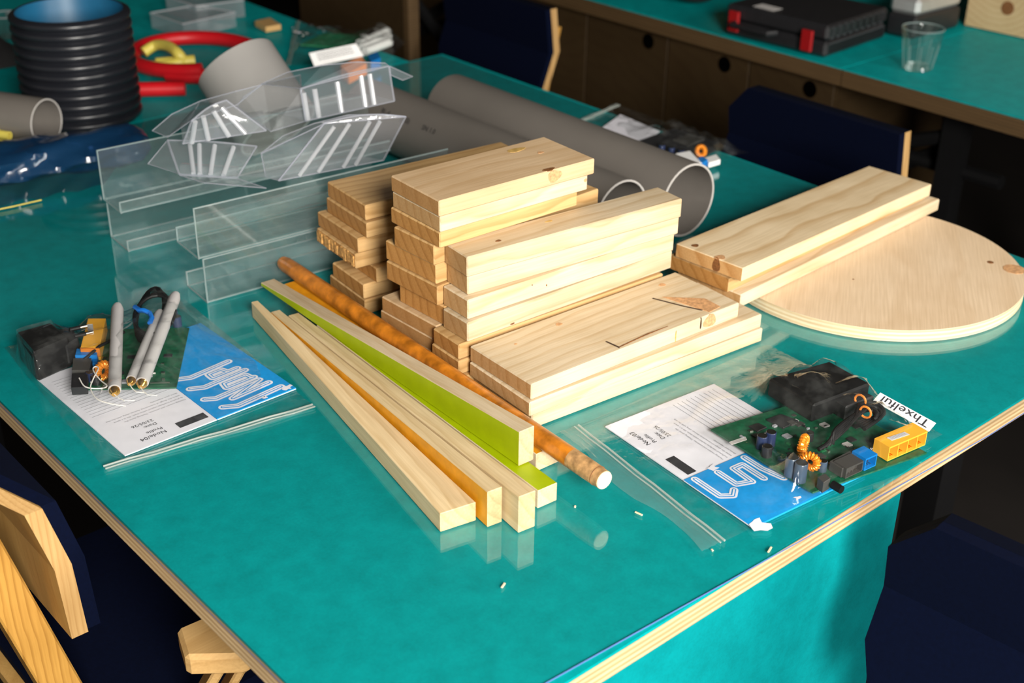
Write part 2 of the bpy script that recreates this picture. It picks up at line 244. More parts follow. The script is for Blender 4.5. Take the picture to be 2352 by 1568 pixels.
# ------------------------------------------------------------------ helpers
class MB:
    def __init__(s): s.v = []; s.f = []; s.m = []
    def add(s, vs, fs, mi=0):
        o = len(s.v); s.v += [Vector(v) for v in vs]; s.f += [tuple(i+o for i in f) for f in fs]; s.m += [mi]*len(fs); return s
    def prism(s, quad, z0, z1, mi=0, dz=None):
        """closed prism over a polygon (xy list, any order round) between z0 and z1"""
        n = len(quad); a = sum(quad[i][0]*quad[(i+1) % n][1]-quad[(i+1) % n][0]*quad[i][1] for i in range(n))
        q = list(quad) if a > 0 else list(quad)[::-1]
        vs = [(p[0], p[1], z0) for p in q]+[(p[0], p[1], z1) for p in q]
        fs = [tuple(range(n-1, -1, -1)), tuple(range(n, 2*n))]+[(i, (i+1) % n, n+(i+1) % n, n+i) for i in range(n)]
        return s.add(vs, fs, mi)
    def box(s, lo, hi, mi=0):
        return s.prism([(lo[0], lo[1]), (hi[0], lo[1]), (hi[0], hi[1]), (lo[0], hi[1])], lo[2], hi[2], mi)
    def obox(s, o, a, b, c, mi=0):
        """box from corner o and three edge vectors"""
        o, a, b, c = map(Vector, (o, a, b, c))
        if a.cross(b).dot(c) < 0: a, b = b, a
        vs = [o, o+a, o+a+b, o+b, o+c, o+a+c, o+a+b+c, o+b+c]
        return s.add(vs, [(3, 2, 1, 0), (4, 5, 6, 7), (0, 1, 5, 4), (1, 2, 6, 5), (2, 3, 7, 6), (3, 0, 4, 7)], mi)
    def tube(s, pts, r, n=10, cap=True, mi=0, rs=None):
        pts = [Vector(p) for p in pts]; rings = []
        up = Vector((0, 0, 1))
        for i, p in enumerate(pts):
            t = (pts[min(i+1, len(pts)-1)]-pts[max(i-1, 0)]).normalized()
            a = t.cross(up)
            if a.length < .05: a = t.cross(Vector((1, 0, 0)))
            a.normalize(); b = t.cross(a).normalized(); rr = rs[i] if rs else r
            rings.append([p+(a*math.cos(2*math.pi*k/n)+b*math.sin(2*math.pi*k/n))*rr for k in range(n)])
        vs = [v for rg in rings for v in rg]; fs = []
        for i in range(len(pts)-1):
            for k in range(n):
                fs.append((i*n+k, i*n+(k+1) % n, (i+1)*n+(k+1) % n, (i+1)*n+k))
        if cap: fs += [tuple(range(n-1, -1, -1)), tuple(range((len(pts)-1)*n, len(pts)*n))]
        return s.add(vs, fs, mi)
    def lathe(s, prof, c, ax=(0, 0, 1), n=32, mi=0, close=False, arc=None):
        ax = Vector(ax).normalized(); a = ax.cross(Vector((0, 1, 0)))
        if a.length < .1: a = ax.cross(Vector((1, 0, 0)))
        a.normalize(); b = ax.cross(a); c = Vector(c); vs = []; k = len(prof)
        for j in range(n):
            th = 2*math.pi*j/n
            for (r, h) in prof: vs.append(c+(a*math.cos(th)+b*math.sin(th))*r+ax*h)
        fs = []
        for j in range(n):
            for i in range(k-1 if not close else k):
                i2 = (i+1) % k; j2 = (j+1) % n
                fs.append((j*k+i, j2*k+i, j2*k+i2, j*k+i2))
        return s.add(vs, fs, mi)
    def sphere(s, c, r, n=10, mi=0, sz=1.0):
        return s.lathe([(max(1e-5, r*math.sin(math.pi*i/6)), -r*sz*math.cos(math.pi*i/6)) for i in range(7)], c, n=n, mi=mi)
    def torus(s, c, R, r, ax, n=20, k=8, mi=0):
        return s.lathe([(R+r*math.cos(2*math.pi*i/k), r*math.sin(2*math.pi*i/k)) for i in range(k)], c, ax, n=n, mi=mi, close=True)
    def build(s, name, mats, parent=None, loc=None, rz=0, local=False, smooth=False, bevel=0, label=None, fix=True):
        me = bpy.data.meshes.new(name)
        off = Vector((0, 0, 0))
        if parent is not None and not local:
            q = parent
            while q: off += q.location; q = q.parent
        elif parent is None and loc is None and not local:      # origin at the foot of the thing
            lo = [min(v[i] for v in s.v) for i in range(3)]; hi = [max(v[i] for v in s.v) for i in range(3)]
            off = Vector(((lo[0]+hi[0])/2, (lo[1]+hi[1])/2, lo[2])); loc = off
        me.from_pydata([tuple(v-off) for v in s.v], [], s.f)
        for m in (mats if isinstance(mats, (list, tuple)) else [mats]): me.materials.append(m)
        for p, mi in zip(me.polygons, s.m): p.material_index = mi; p.use_smooth = smooth
        if bevel or fix:
            bm = bmesh.new(); bm.from_mesh(me)
            if bevel: bmesh.ops.bevel(bm, geom=list(bm.edges), offset=bevel, segments=1, affect='EDGES', profile=.5)
            if fix: bmesh.ops.recalc_face_normals(bm, faces=bm.faces)
            bm.to_mesh(me); bm.free()
        if smooth and hasattr(me, 'set_sharp_from_angle'): me.set_sharp_from_angle(angle=rad(40))
        o = bpy.data.objects.new(name, me); COL.objects.link(o)
        if parent is not None: o.parent = parent
        if loc is not None: o.location = loc
        o.rotation_euler.z = rz
        if label: o['label'] = label
        return o
def tag(o, label, cat, group=None, kind=None):
    if label: o['label'] = label
    if cat: o['category'] = cat
    if group: o['group'] = group
    if kind: o['kind'] = kind
    return o
def thing(name, label, cat, loc, group=None):
    o = bpy.data.objects.new(name, None); COL.objects.link(o); o.location = loc; o.empty_display_size = .02
    return tag(o, label, cat, group)
def struct(name, mb, mat, **kw):
    o = mb.build(name, mat, **kw); o['kind'] = 'structure'; return o
def spline(pts, n):
    out = []
    for i in range(n+1):
        u = i/n*(len(pts)-1); j = min(int(u), len(pts)-2); p0, p1, p2, p3 = pts[max(j-1, 0)], pts[j], pts[j+1], pts[min(j+2, len(pts)-1)]; f = u-j
        out.append(.5*((2*p1)+(p2-p0)*f+(2*p0-5*p1+4*p2-p3)*f*f+(3*p1-p0-3*p2+p3)*f**3))
    return out
def xy(v): return (v[0], v[1])
def lerp(a, b, t): return a+(b-a)*t
def text_mesh(name, s, size, mat, origin, xdir, ydir, parent, lift=.0003, align='LEFT', shear=0.0):
    """flat print: a string laid in the plane spanned by xdir and ydir"""
    cu = bpy.data.curves.new('t', 'FONT'); cu.body = s; cu.size = size; cu.align_x = align; cu.resolution_u = 2; cu.shear = shear
    ob = bpy.data.objects.new('t', cu); COL.objects.link(ob); dg = bpy.context.evaluated_depsgraph_get()
    me = bpy.data.meshes.new_from_object(ob.evaluated_get(dg)); bpy.data.objects.remove(ob); bpy.data.curves.remove(cu)
    X = Vector(xdir).normalized(); Y = Vector(ydir).normalized(); Z = X.cross(Y); O = Vector(origin)+(Z if Z.z > 0 else -Z)*lift
    off = Vector((0, 0, 0)); q = parent
    while q: off += q.location; q = q.parent
    for v in me.vertices: v.co = O+X*v.co.x+Y*v.co.y-off
    me.materials.clear(); me.materials.append(mat); me.name = name
    o = bpy.data.objects.new(name, me); COL.objects.link(o); o.parent = parent; return o

# ------------------------------------------------------------------ the room
X0, X1, Y1, ZC = -2.4, 4.4, 5.2, 2.75
struct('floor', MB().box((X0-.1, WY-.2, -.05), (X1+.1, Y1+.1, 0)), M['floor'])
struct('ceiling', MB().box((X0-.1, WY-.2, ZC), (X1+.1, Y1+.1, ZC+.05)), M['wall'])
struct('wall_back', MB().box((X0, Y1, 0), (X1, Y1+.1, ZC)), M['wall'])
struct('wall_right', MB().box((X1, WY, 0), (X1+.1, Y1, ZC)), M['wall'])
def wall_with_opening(name, ax, fixed0, fixed1, a0, a1, o0, o1, z0, z1, mat, second=None):
    b = MB()
    def bx(u0, u1, w0, w1):
        if ax == 'x': b.box((u0, fixed0, w0), (u1, fixed1, w1))
        else: b.box((fixed0, u0, w0), (fixed1, u1, w1))
    bx(a0, o0, 0, ZC); bx(o0, o1, 0, z0); bx(o0, o1, z1, ZC)
    if second: bx(o1, second[0], 0, ZC); bx(second[0], second[1], 0, z0); bx(second[0], second[1], z1, ZC); bx(second[1], a1, 0, ZC)
    else: bx(o1, a1, 0, ZC)
    return struct(name, b, mat)
wall_with_opening('wall_front', 'x', WY-.1, WY, X0, X1, WX0, WX1, WZ0, WZ1, M['wallpaint'], (VX0, VX1))
LY0, LY1, LZ0, LZ1 = .5, 3.3, 1.0, 2.2  # opening made up for the added fill light from the left
wall_with_opening('wall_left', 'y', X0-.1, X0, WY, Y1, LY0, LY1, LZ0, LZ1, M['wallpaint'])
area('side_fill_light', (X0-.06, (LY0+LY1)/2, (LZ0+LZ1)/2), (1.0, 1.3, .8), LY1-LY0, LZ1-LZ0, 4, (1.0, .84, .58))  # added fill for faces turned left, not a known window
def window(name, ax, fx, a0, a1, z0, z1):
    r = thing(name, None, None, (fx if ax == 'y' else a0, a0 if ax == 'y' else fx, z0)); r['kind'] = 'structure'
    t = .035
    for (u0, u1, w0, w1) in ((a0, a0+t, z0, z1), (a1-t, a1, z0, z1), (a0+t, a1-t, z0, z0+t), (a0+t, a1-t, z1-t, z1)):
        b = MB(); b.box(*(((u0, fx, w0), (u1, fx+.03, w1)) if ax == 'x' else ((fx, u0, w0), (fx+.03, u1, w1)))); b.build('window_frame', M['white'], r)
window('window_1', 'x', WY-.04, WX0, WX1, WZ0, WZ1); window('window_3', 'x', WY-.04, VX0, VX1, WZ0, WZ1); window('added_side_window', 'y', X0-.04, LY0, LY1, LZ0, LZ1)  # the last one frames the made-up opening of the side fill

# ------------------------------------------------------------------ tables
TX0, TX1, TY0, TY1, TT = .374, 1.527, .5392, 1.94, .0245
def table(name, label, x0, x1, y0, y1, edge, panel=None, group=None, lino_m='lino'):
    t = thing(name, label, 'table', ((x0+x1)/2, (y0+y1)/2, 0), group)
    zt = TZ-.0016
    MB().box((x0, y0, zt-.003), (x1, y1, zt)).build('linoleum_top', M[lino_m], t)
    MB().box((x0, y0, zt-TT), (x1, y1, zt-.003)).build('plywood_core', edge, t)
    return t, zt-TT
wt, zb = table('work_table', 'teal topped work table with pale plywood edge carrying the wooden boards', TX0, TX1, TY0, TY1, M['plyedge'])
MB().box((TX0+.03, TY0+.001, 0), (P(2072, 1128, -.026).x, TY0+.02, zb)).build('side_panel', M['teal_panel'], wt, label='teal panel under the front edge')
for (x, y) in ((TX0+.09, TY1-.3), (TX1-.1, TY1-.3), (TX1-.1, TY0+.2)):
    MB().box((x-.025, y-.025, 0), (x+.025, y+.025, zb)).build('leg', M['steel'], wt)
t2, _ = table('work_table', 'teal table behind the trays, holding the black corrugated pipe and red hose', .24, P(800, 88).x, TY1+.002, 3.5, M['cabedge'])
for (x, y) in ((.35, 2.2), (1.3, 2.2), (.35, 3.3), (1.3, 3.3)):
    MB().box((x-.025, y-.025, 0), (x+.025, y+.025, zb)).build('leg', M['steel'], t2)
# clear protective sheet on the near table, its blue cut edge running slightly askew to the table edge
a, b = P(1252, 1568), P(2271, 999); k = (b.y-a.y)/(b.x-a.x); ya = a.y+(TX0-.004-a.x)*k; yb = a.y+(TX1-.01-a.x)*k
sh = MB(); q = [(TX0-.004, ya), (b.x, b.y), (TX1+.001, b.y+.002), (TX1-.012, TY1-.01), (TX0-.004, TY1-.01)]
sh.prism(q, TZ-.0015, TZ); sh.m[2:] = [1, 1, 0, 0, 1]
tag(sh.build('cover_sheet', [M['sheet'], M['sheet_edge']]), 'clear glossy protective sheet with blue cut edge laid over the teal table', 'cover sheet')

# ------------------------------------------------------------------ lumber
def rbox(L, W, T, bev=.0009):
    """board mesh, length on X, from its near left bottom corner"""
    return MB().box((0, 0, 0), (L, W, T)), bev
def knots(o, items):
    """items: (face, u, v, ru, rv, material) spots on 'top' (x, y) or 'front' (x, z) or 'end' (y, z)"""
    L, W, T = o['dim'][:]
    for (face, u, v, ru, rv, mt) in items:
        b = MB(); n = 12; vs = []
        for j in range(n):
            th = 2*math.pi*j/n; k = 1+.12*math.sin(3*th+u*90)
            du, dv = ru*k*math.cos(th), rv*k*math.sin(th)
            vs.append({'top': (u+du, v+dv, T+.0003), 'front': (u+du, -.0003, v+dv), 'end': (-.0003, u+du, v+dv)}[face])
        nr = {'top': Vector((0, 0, 1)), 'front': Vector((0, -1, 0)), 'end': Vector((-1, 0, 0))}[face]
        vs2 = [Vector(v)-nr*.0009 for v in vs]
        b.add(vs+vs2, [tuple(range(n)), tuple(range(2*n-1, n-1, -1))]+[(i, (i+1) % n, n+(i+1) % n, n+i) for i in range(n)])
        k = b.build('knot', M[mt], o, local=True); k.parent = o
def board(nl, nr, ztop, thick, width, mat, label, group, corner='NL', length=None, ang=None, name='pine_board', ks=(), bev=.0013, roll=0, gap=.0005):
    a = P(*nl, ztop)
    if nr is not None:
        b = P(*nr, ztop); d = Vector((b.x-a.x, b.y-a.y, 0)); L = length or d.length; an = math.atan2(d.y, d.x)
    else: L = length; an = rad(ang)
    ux = Vector((math.cos(an), math.sin(an), 0)); uy = Vector((-ux.y, ux.x, 0))
    o0 = a-(uy*width if corner == 'BL' else Vector((0, 0, 0))); o0.z = TZ+ztop-thick+gap
    mb = MB().box((0, 0, 0), (L, width, thick-gap)); o = mb.build(name, mat, loc=o0, rz=an, local=True, bevel=bev)
    o['dim'] = (L, width, thick-gap); knots(o, ks); del o['dim']
    return tag(o, label, 'board', group)
gG, gF, gM, gB, gR = 'three wide boards in front', 'narrow battens of the front stack', 'wide boards of the tallest stack', 'boards of the stack beside the clear trays', 'boards lying on the round plywood disc'
# low front stack (3 wide boards)
g1, g2, g3 = .0530, .0345, .0174
board((1221, 883), (1699, 695), g1, .0185, .101, M['pineA'], 'wide pine board with split knot and bark crack, top of the low front stack', gG,
      ks=[('top', .105, .082, .004, .0032, 'knot_pale'), ('top', .262, .085, .0045, .0035, 'knot_pale'), ('top', .04, .075, .0018, .0016, 'knot_pale'),
          ('front', .252, .010, .010, .0075, 'knot_pale'), ('front', .238, .011, .0012, .007, 'crack'), ('front', .2, .008, .0009, .007, 'resin')])
board((1217, 925), (1751, 721), g2, .0171, .103, M['pineA'], 'middle wide pine board of the low front stack, under the knotty one', gG)
board((1222, 953), (1753, 753), g3, .0174, .103, M['pineA'], 'bottom wide pine board of the low front stack, lying on the teal table', gG)
G1 = [o for o in bpy.data.objects if o.name == 'pine_board'][0]
# splinter crack and the torn bark hollow of the top board
def on_board(o, items):
    for (name, pts, h, mt) in items:
        T = .0185-.0003; b = MB(); n = len(pts); top = [(p[0], p[1], T+h) for p in pts]; bot = [(p[0], p[1], T-.0004) for p in pts]
        b.add(top+bot, [tuple(range(n)), tuple(range(2*n-1, n-1, -1))]+[(i, (i+1) % n, n+(i+1) % n, n+i) for i in range(n)])
        b.build(name, M[mt], o, local=True)
on_board(G1, [('bark_crack', [(.228, .066), (.2295, .066), (.2435, .03), (.2525, .012), (.2508, .012), (.2415, .031)], .0005, 'crack'),
              ('bark_hollow', [(.24, .062), (.275, .03), (.274, .006), (.255, .004), (.248, .03)], .0004, 'knot_pale'),
              ('splinter_crack', [(.118, .022), (.1195, .021), (.1215, .004), (.1200, .003)], .0005, 'crack'),
              ('splinter_gap', [(.121, .004), (.123, .0052), (.165, .0085), (.195, .0075), (.16, .0068)], .0004, 'knot')])
# front stack: five narrow battens in view, two more under them
F = [.053+4*.0231-i*.0231 for i in range(4)]
board((1073, 591), (1568, 456), F[0], .0231, .043, M['pineA'], 'narrow batten with small dark knot, top of the front batten stack', gF, ks=[('top', .05, .017, .0034, .0022, 'knot'), ('top', .125, .03, .005, .0018, 'resin')])
board((1074, 633), (1561, 495), F[1], .0231, .040, M['pineA'], 'second batten from the top in the front batten stack', gF)
board((1074.5, 690), (1550, 534), F[2], .0231, .044, M['pineA'], 'third batten from the top in the front batten stack, with two pin holes', gF, ks=[('front', .105, .010, .0008, .0012, 'knot'), ('front', .085, .016, .0007, .0007, 'knot')])
board((1074, 742), (1545, 575), F[3], .0231, .043, M['pineA'], 'fourth batten from the top, just above the low front stack', gF, ks=[('front', .06, .003, .003, .001, 'knot')])
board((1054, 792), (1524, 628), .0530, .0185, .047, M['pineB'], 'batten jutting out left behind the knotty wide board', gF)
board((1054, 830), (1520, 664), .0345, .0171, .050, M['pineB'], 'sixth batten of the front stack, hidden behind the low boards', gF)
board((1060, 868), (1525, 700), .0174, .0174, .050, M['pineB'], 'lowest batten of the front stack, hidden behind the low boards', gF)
# tallest stack behind the battens
m1 = F[0]+3*.0182
board((1008.5, 461.7), (1367, 364), m1, .0182, .0885, M['pineM'], 'wide pine board with a boxed red knot, top of the tallest stack', gM,
      ks=[('top', .155, .072, .012, .005, 'resin'), ('top', .172, .05, .004, .0028, 'knot_pale'), ('front', .151, .0105, .0095, .0068, 'knot_pale'), ('top', .146, .004, .008, .0035, 'knot')])
board((1011, 498), (1350.7, 401), m1-.0182, .0182, .087, M['pineA'], 'second board from the top of the tallest stack, with square notch mark', gM, ks=[('front', .196, .012, .0022, .0022, 'knot_pale')])
board((1010, 535), (1327, 438.5), m1-.0364, .0182, .088, M['pineB'], 'third board from the top of the tallest stack, level above the battens', gM)
def fitw(bl, z, fnl, fnr, fw, an=1.5):
    """width that brings a board of the tallest stack up to the back of the batten on the same level"""
    a_, b_ = P(*fnl, z), P(*fnr, z); d_ = (b_-a_).normalized(); bk_ = a_+Vector((-d_.y, d_.x, 0))*fw
    uy_ = Vector((-math.sin(rad(an)), math.cos(rad(an)), 0)); return (P(*bl, z)-bk_).dot(uy_)-.0012
for (bl, z, th, fnl, fnr, fw, L_, m_, lb) in (
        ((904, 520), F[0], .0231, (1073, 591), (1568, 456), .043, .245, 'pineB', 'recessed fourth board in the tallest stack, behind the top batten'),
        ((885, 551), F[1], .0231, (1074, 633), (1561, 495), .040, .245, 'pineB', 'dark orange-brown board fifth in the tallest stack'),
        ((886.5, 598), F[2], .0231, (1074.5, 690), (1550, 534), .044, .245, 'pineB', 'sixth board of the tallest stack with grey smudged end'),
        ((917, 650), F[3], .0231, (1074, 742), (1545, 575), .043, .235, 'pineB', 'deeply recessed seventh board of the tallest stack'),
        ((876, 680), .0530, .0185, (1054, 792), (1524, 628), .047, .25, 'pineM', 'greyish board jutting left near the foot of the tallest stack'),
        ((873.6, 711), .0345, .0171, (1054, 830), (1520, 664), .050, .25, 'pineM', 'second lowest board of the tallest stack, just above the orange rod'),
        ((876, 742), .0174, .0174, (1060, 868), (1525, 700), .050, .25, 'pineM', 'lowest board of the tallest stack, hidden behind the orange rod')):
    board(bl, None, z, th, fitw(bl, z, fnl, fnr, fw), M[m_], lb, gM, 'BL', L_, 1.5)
# stack beside the trays
tb = .01925; zb1 = .1347
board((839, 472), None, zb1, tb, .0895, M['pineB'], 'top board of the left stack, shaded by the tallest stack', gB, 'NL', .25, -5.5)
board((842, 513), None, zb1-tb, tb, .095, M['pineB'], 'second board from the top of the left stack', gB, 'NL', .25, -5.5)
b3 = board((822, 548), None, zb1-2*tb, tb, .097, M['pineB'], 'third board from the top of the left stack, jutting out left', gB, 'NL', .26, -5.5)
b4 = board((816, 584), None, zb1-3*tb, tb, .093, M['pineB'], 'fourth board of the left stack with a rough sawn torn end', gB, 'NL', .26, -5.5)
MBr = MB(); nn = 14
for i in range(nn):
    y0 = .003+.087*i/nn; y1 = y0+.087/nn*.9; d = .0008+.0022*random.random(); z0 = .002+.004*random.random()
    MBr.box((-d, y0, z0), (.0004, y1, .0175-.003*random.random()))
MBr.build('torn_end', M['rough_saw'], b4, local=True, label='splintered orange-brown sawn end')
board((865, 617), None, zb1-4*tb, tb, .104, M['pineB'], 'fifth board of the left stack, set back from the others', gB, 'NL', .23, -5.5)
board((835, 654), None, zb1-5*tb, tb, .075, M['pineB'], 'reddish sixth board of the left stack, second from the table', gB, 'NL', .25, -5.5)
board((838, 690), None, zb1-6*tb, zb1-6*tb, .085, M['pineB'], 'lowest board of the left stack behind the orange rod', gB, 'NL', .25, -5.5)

# round plywood disc with boards on it
DT = .0148; dc = Vector((1.332, .833, TZ)); DR = .189
db = MB(); n = 96
db.add([(DR*math.cos(2*math.pi*i/n), DR*math.sin(2*math.pi*i/n), z) for z in (.0004, DT) for i in range(n)], [tuple(range(n-1, -1, -1)), tuple(range(n, 2*n))]+[(i, (i+1) % n, n+(i+1) % n, n+i) for i in range(n)])
db.m = [0, 0]+[1]*n
disc = db.build('plywood_disc', [M['discface'], M['discedge']], loc=dc, local=True, rz=rad(35), smooth=False)
tag(disc, 'round pale birch plywood disc at the right edge of the table', 'disc')
for (px, py, ru, rv, mt) in ((2275, 602, .004, .003, 'knot'), (1960, 641, .0011, .0011, 'knot'), (2330, 618, .014, .0025, 'knot_pale')):
    p = P(px, py, DT+.0002); b = MB(); b.lathe([(1e-5, .0004), (ru, .0002), (ru, -.0004)], p, n=10); b.build('knot', M[mt], disc, local=True)
    kk = [o for o in disc.children][-1]
    kk.matrix_parent_inverse = Matrix.Identity(4)
    R = Matrix.Rotation(-rad(35), 4, 'Z')
    for v in kk.data.vertices: v.co = R @ (v.co-dc)
def tilted(nlp, zl, nrp, zr, W, T, mat, label, group, ks=(), name='pine_board'):
    a, b = P(*nlp, zl), P(*nrp, zr); ux = (b-a); L = ux.length; ux.normalize(); uy = Vector((-ux.y, ux.x, 0)).normalized(); uz = ux.cross(uy)
    o0 = a-uz*T; o = MB().box((0, 0, 0), (L, W, T)).build(name, mat, loc=o0, local=True, bevel=.0009)
    o.matrix_world = Matrix(((ux.x, uy.x, uz.x, o0.x), (ux.y, uy.y, uz.y, o0.y), (ux.z, uy.z, uz.z, o0.z), (0, 0, 0, 1)))
    o['dim'] = (L, W, T); knots(o, ks); del o['dim']; return tag(o, label, 'board', group)
tilted((1707, 616), .0675, (2140, 423), .0520, .097, .0170, M['pineC'], 'pine board with bold cathedral grain and a dark end knot, lying above the disc', gR,
       [('end', .037, .009, .0055, .009, 'knot'), ('top', .012, .078, .005, .004, 'knot'), ('top', .006, .037, .007, .006, 'knot_pale')])
p0 = P(1673.6, 640, .0498); wd = MB(); Lw = .43
wd.add([(0, 0, 0), (Lw, 0, 0), (Lw, .09, 0), (0, .09, 0), (0, 0, .0165), (Lw, 0, .0012), (Lw, .09, .0012), (0, .09, .0165)], [(3, 2, 1, 0), (4, 5, 6, 7), (0, 1, 5, 4), (1, 2, 6, 5), (2, 3, 7, 6), (3, 0, 4, 7)])
tag(wd.build('pine_board', M['pineB'], loc=(p0.x, p0.y, TZ+.0329), rz=rad(2.6), local=True), 'wedge shaped board squeezed between the two boards above the disc', 'board', gR)
board((1703, 677), (2159, 457), .0325, .0173, .096, M['pineA'], 'lowest pine board resting straight on the round disc', gR)

# ------------------------------------------------------------------ long sticks fanned out in front
def stick(near, far, ztop, T, W, mats, label, faces=None, name='wooden_stick', zfar=None, W2=None):
    """near / far: left top corner pixels; W to the right of the stick's direction; zfar / W2: top height and width at the far end (tapered offcuts)"""
    zb0 = ztop-T; zfar = ztop if zfar is None else zfar; W2 = W2 or W
    a, b = P(*near, ztop), P(*far, zfar); d = (b-a); d.z = 0; L = d.length; ux = d.normalized()
    o0 = Vector((a.x, a.y, TZ+zb0)); t0, t1 = T, zfar-zb0; e = .0003
    m = MB(); m.add([(0, -W, e), (L, -W2, e), (L, 0, e), (0, 0, e), (0, -W, t0), (L, -W2, t1), (L, 0, t1), (0, 0, t0)],
                    [(3, 2, 1, 0), (4, 5, 6, 7), (0, 1, 5, 4), (1, 2, 6, 5), (2, 3, 7, 6), (3, 0, 4, 7)])
    o = m.build(name, mats, loc=o0, rz=math.atan2(ux.y, ux.x), local=True, bevel=.0006)
    for p in o.data.polygons:
        nn_ = p.normal; p.material_index = 0
        if faces:
            if 'left' in faces and nn_.y > .9: p.material_index = faces['left']
            if 'top' in faces and nn_.z > .9: p.material_index = faces['top']
    return tag(o, label, 'stick', 'long sticks fanned out on the table')
stick((1011, 1179.5), (577, 693), .0203, .0203, .036, [M['pineT']], 'flat tan tapering wooden stick, leftmost of the fan', W2=.008)
stick((1120, 1130), (622, 716), .0384, .0384, .0155, [M['pineT'], M['amber']], 'square stick with an amber painted side', {'left': 1}, zfar=.0195, W2=.011)
stick((1192, 1141), (662, 724), .0392, .0392, .0180, [M['pineT']], 'bare square stick with a rough split end, sticking out nearest', zfar=.0195, W2=.013)
stick((1236, 1127), (727, 745), .0200, .0200, .0225, [M['pineS'], M['lime']], 'flat stick with lime green top, under the lime sided stick', {'top': 1})
stick((1193, 992), (599, 648.5), .0585, .0378, .0180, [M['pineS'], M['lime']], 'square stick with a lime green side lying on top of the fan', {'left': 1}, zfar=.0255)
stick((1232, 1043), (652, 652), .0203, .0203, .028, [M['pineS'], M['amber']], 'flat stick with amber painted top under the orange rod', {'top': 1})
# orange rod
ra, rb_ = P(1387, 1102, .0325), P(650, 603, .0325); RR = .0098; d = (rb_-ra).normalized()
rod = thing('wooden_rod', 'round orange varnished wooden rod lying across the sticks', 'rod', (ra.x, ra.y, ra.z-RR))
pts = [ra+(rb_-ra)*t for t in (0.075, .2, .4, .6, .8, .93, .985, 1)]
MB().tube(pts, RR, 20, rs=[RR]*6+[RR*.97, RR*.8]).build('shaft', M['rod'], rod, smooth=True)
MB().tube([ra, ra+(rb_-ra)*.014, ra+(rb_-ra)*.016, ra+(rb_-ra)*.04, ra+(rb_-ra)*.0752], RR, 20, rs=[RR*.93, RR*.95, RR*.98, RR, RR*1.003]).build('worn_end', M['rod_worn'], rod, smooth=True, label='varnish worn off near the cut end')
MB().tube([ra-d*.0012, ra-d*.0001], RR, 20, rs=[RR*.88, RR*.92]).build('cut_end', M['rod_end'], rod, smooth=True)
MB().torus(ra+(rb_-ra)*.0145, RR*.965, .0004, d, 20, 6).build('groove_ring', M['knot'], rod, smooth=True)
# shavings
for i, (px, py, l, a, hh) in enumerate(((1467, 1180, .008, 100, 'beside the end of the orange rod'), (1768, 1263, .0085, 20, 'at the table edge below the right bag'), (1156, 1345, .0065, 25, 'alone on the bare table front'), (1321, 1164, .0025, 40, 'speck between the lime stick and rod end'), (1636, 1264, .0025, 70, 'speck by the corner of the right bag'))):
    p = P(px, py, .0003); u = Vector((math.cos(rad(a)), math.sin(rad(a)), 0)); v = Vector((-u.y, u.x, 0))
    b = MB(); b.obox(p-u*l/2-v*.0008, u*l, v*.0017, Vector((0, 0, .0011)))
    tag(b.build('wood_shaving', M['rod_end'], bevel=.0002), 'tiny pale wood shaving '+hh, 'shaving', 'wood shavings on the table')

# ------------------------------------------------------------------ pipes and hoses
def pipe(name, label, c0, c1, R, wall, mats, group=None, n=40):
    """open pipe from c0 to c1 with wall thickness; parts: outer body, lining, cut rims"""
    c0, c1 = Vector(c0), Vector(c1); ax = (c1-c0); L = ax.length; ax.normalize()
    t = thing(name, label, 'pipe', (c0.x, c0.y, c0.z-R), group)
    MB().lathe([(R, .0008), (R, L-.0008)], c0, ax, n).build('pipe_body', mats[0], t, smooth=True)
    MB().lathe([(R-wall, .0008), (R-wall, L-.0008)], c0, ax, n).build('pipe_lining', mats[1], t, smooth=True)
    for h0, h1 in ((0, .0008), (L, L-.0008)):
        MB().lathe([(R, h1), (R-.0004, h0), (R-wall+.0004, h0), (R-wall, h1)], c0, ax, n).build('cut_rim', mats[2], t, smooth=True)
    return t
pv = (M['pvc'], M['pvc_in'], M['pvc_rim'])
# big drain pipe
R2 = .0505; tp = P(1588, 378, 2*R2); far = P(1052, 180, 2*R2)
p2 = pipe('drain_pipe', 'long grey drain pipe, the larger one, open end toward the round disc', (tp.x, tp.y, TZ+R2+.0005), (tp.x+.004, far.y+.02, TZ+R2+.0005), R2, .0032, pv, 'grey plastic pipes')
R1 = .0475; tp = P(1446, 411, 2*R1); tp.x -= .011; far = P(790, 195, 2*R1); far.x = tp.x-.004
p1 = pipe('drain_pipe', 'slimmer long grey drain pipe with printed text, behind the battens', (tp.x, tp.y, TZ+R1+.0005), (far.x, far.y, TZ+R1+.0005), R1, .003, pv, 'grey plastic pipes')
ax = (far-tp); ax.z = 0; ax.normalize()
for i, (s, px, py) in enumerate((('BL-4', 930, 288), ('(SSS)', 985, 303), ('SN 1.0', 1040, 322))):
    # print wraps round the pipe side: laid on the side that faces the camera, a hair off the surface
    q = P(px, py, .045); base = Vector((tp.x, tp.y, TZ+R1+.0005)); u = (q-base).dot(ax); sd = Vector((-ax.y, ax.x, 0)); 
    sd = sd if sd.dot(Vector((-1, 0, 0))) > 0 else -sd; an = rad(34)
    o = base+ax*u+sd*math.cos(an)*R1+Vector((0, 0, 1))*math.sin(an)*R1
    nrm = sd*math.cos(an)+Vector((0, 0, 1))*math.sin(an); yd = Vector((0, 0, 1))*math.cos(an)-sd*math.sin(an)
    text_mesh('printed_text', s, .011, M['ink'], o+nrm*.0008, -ax, yd, p1, 0)
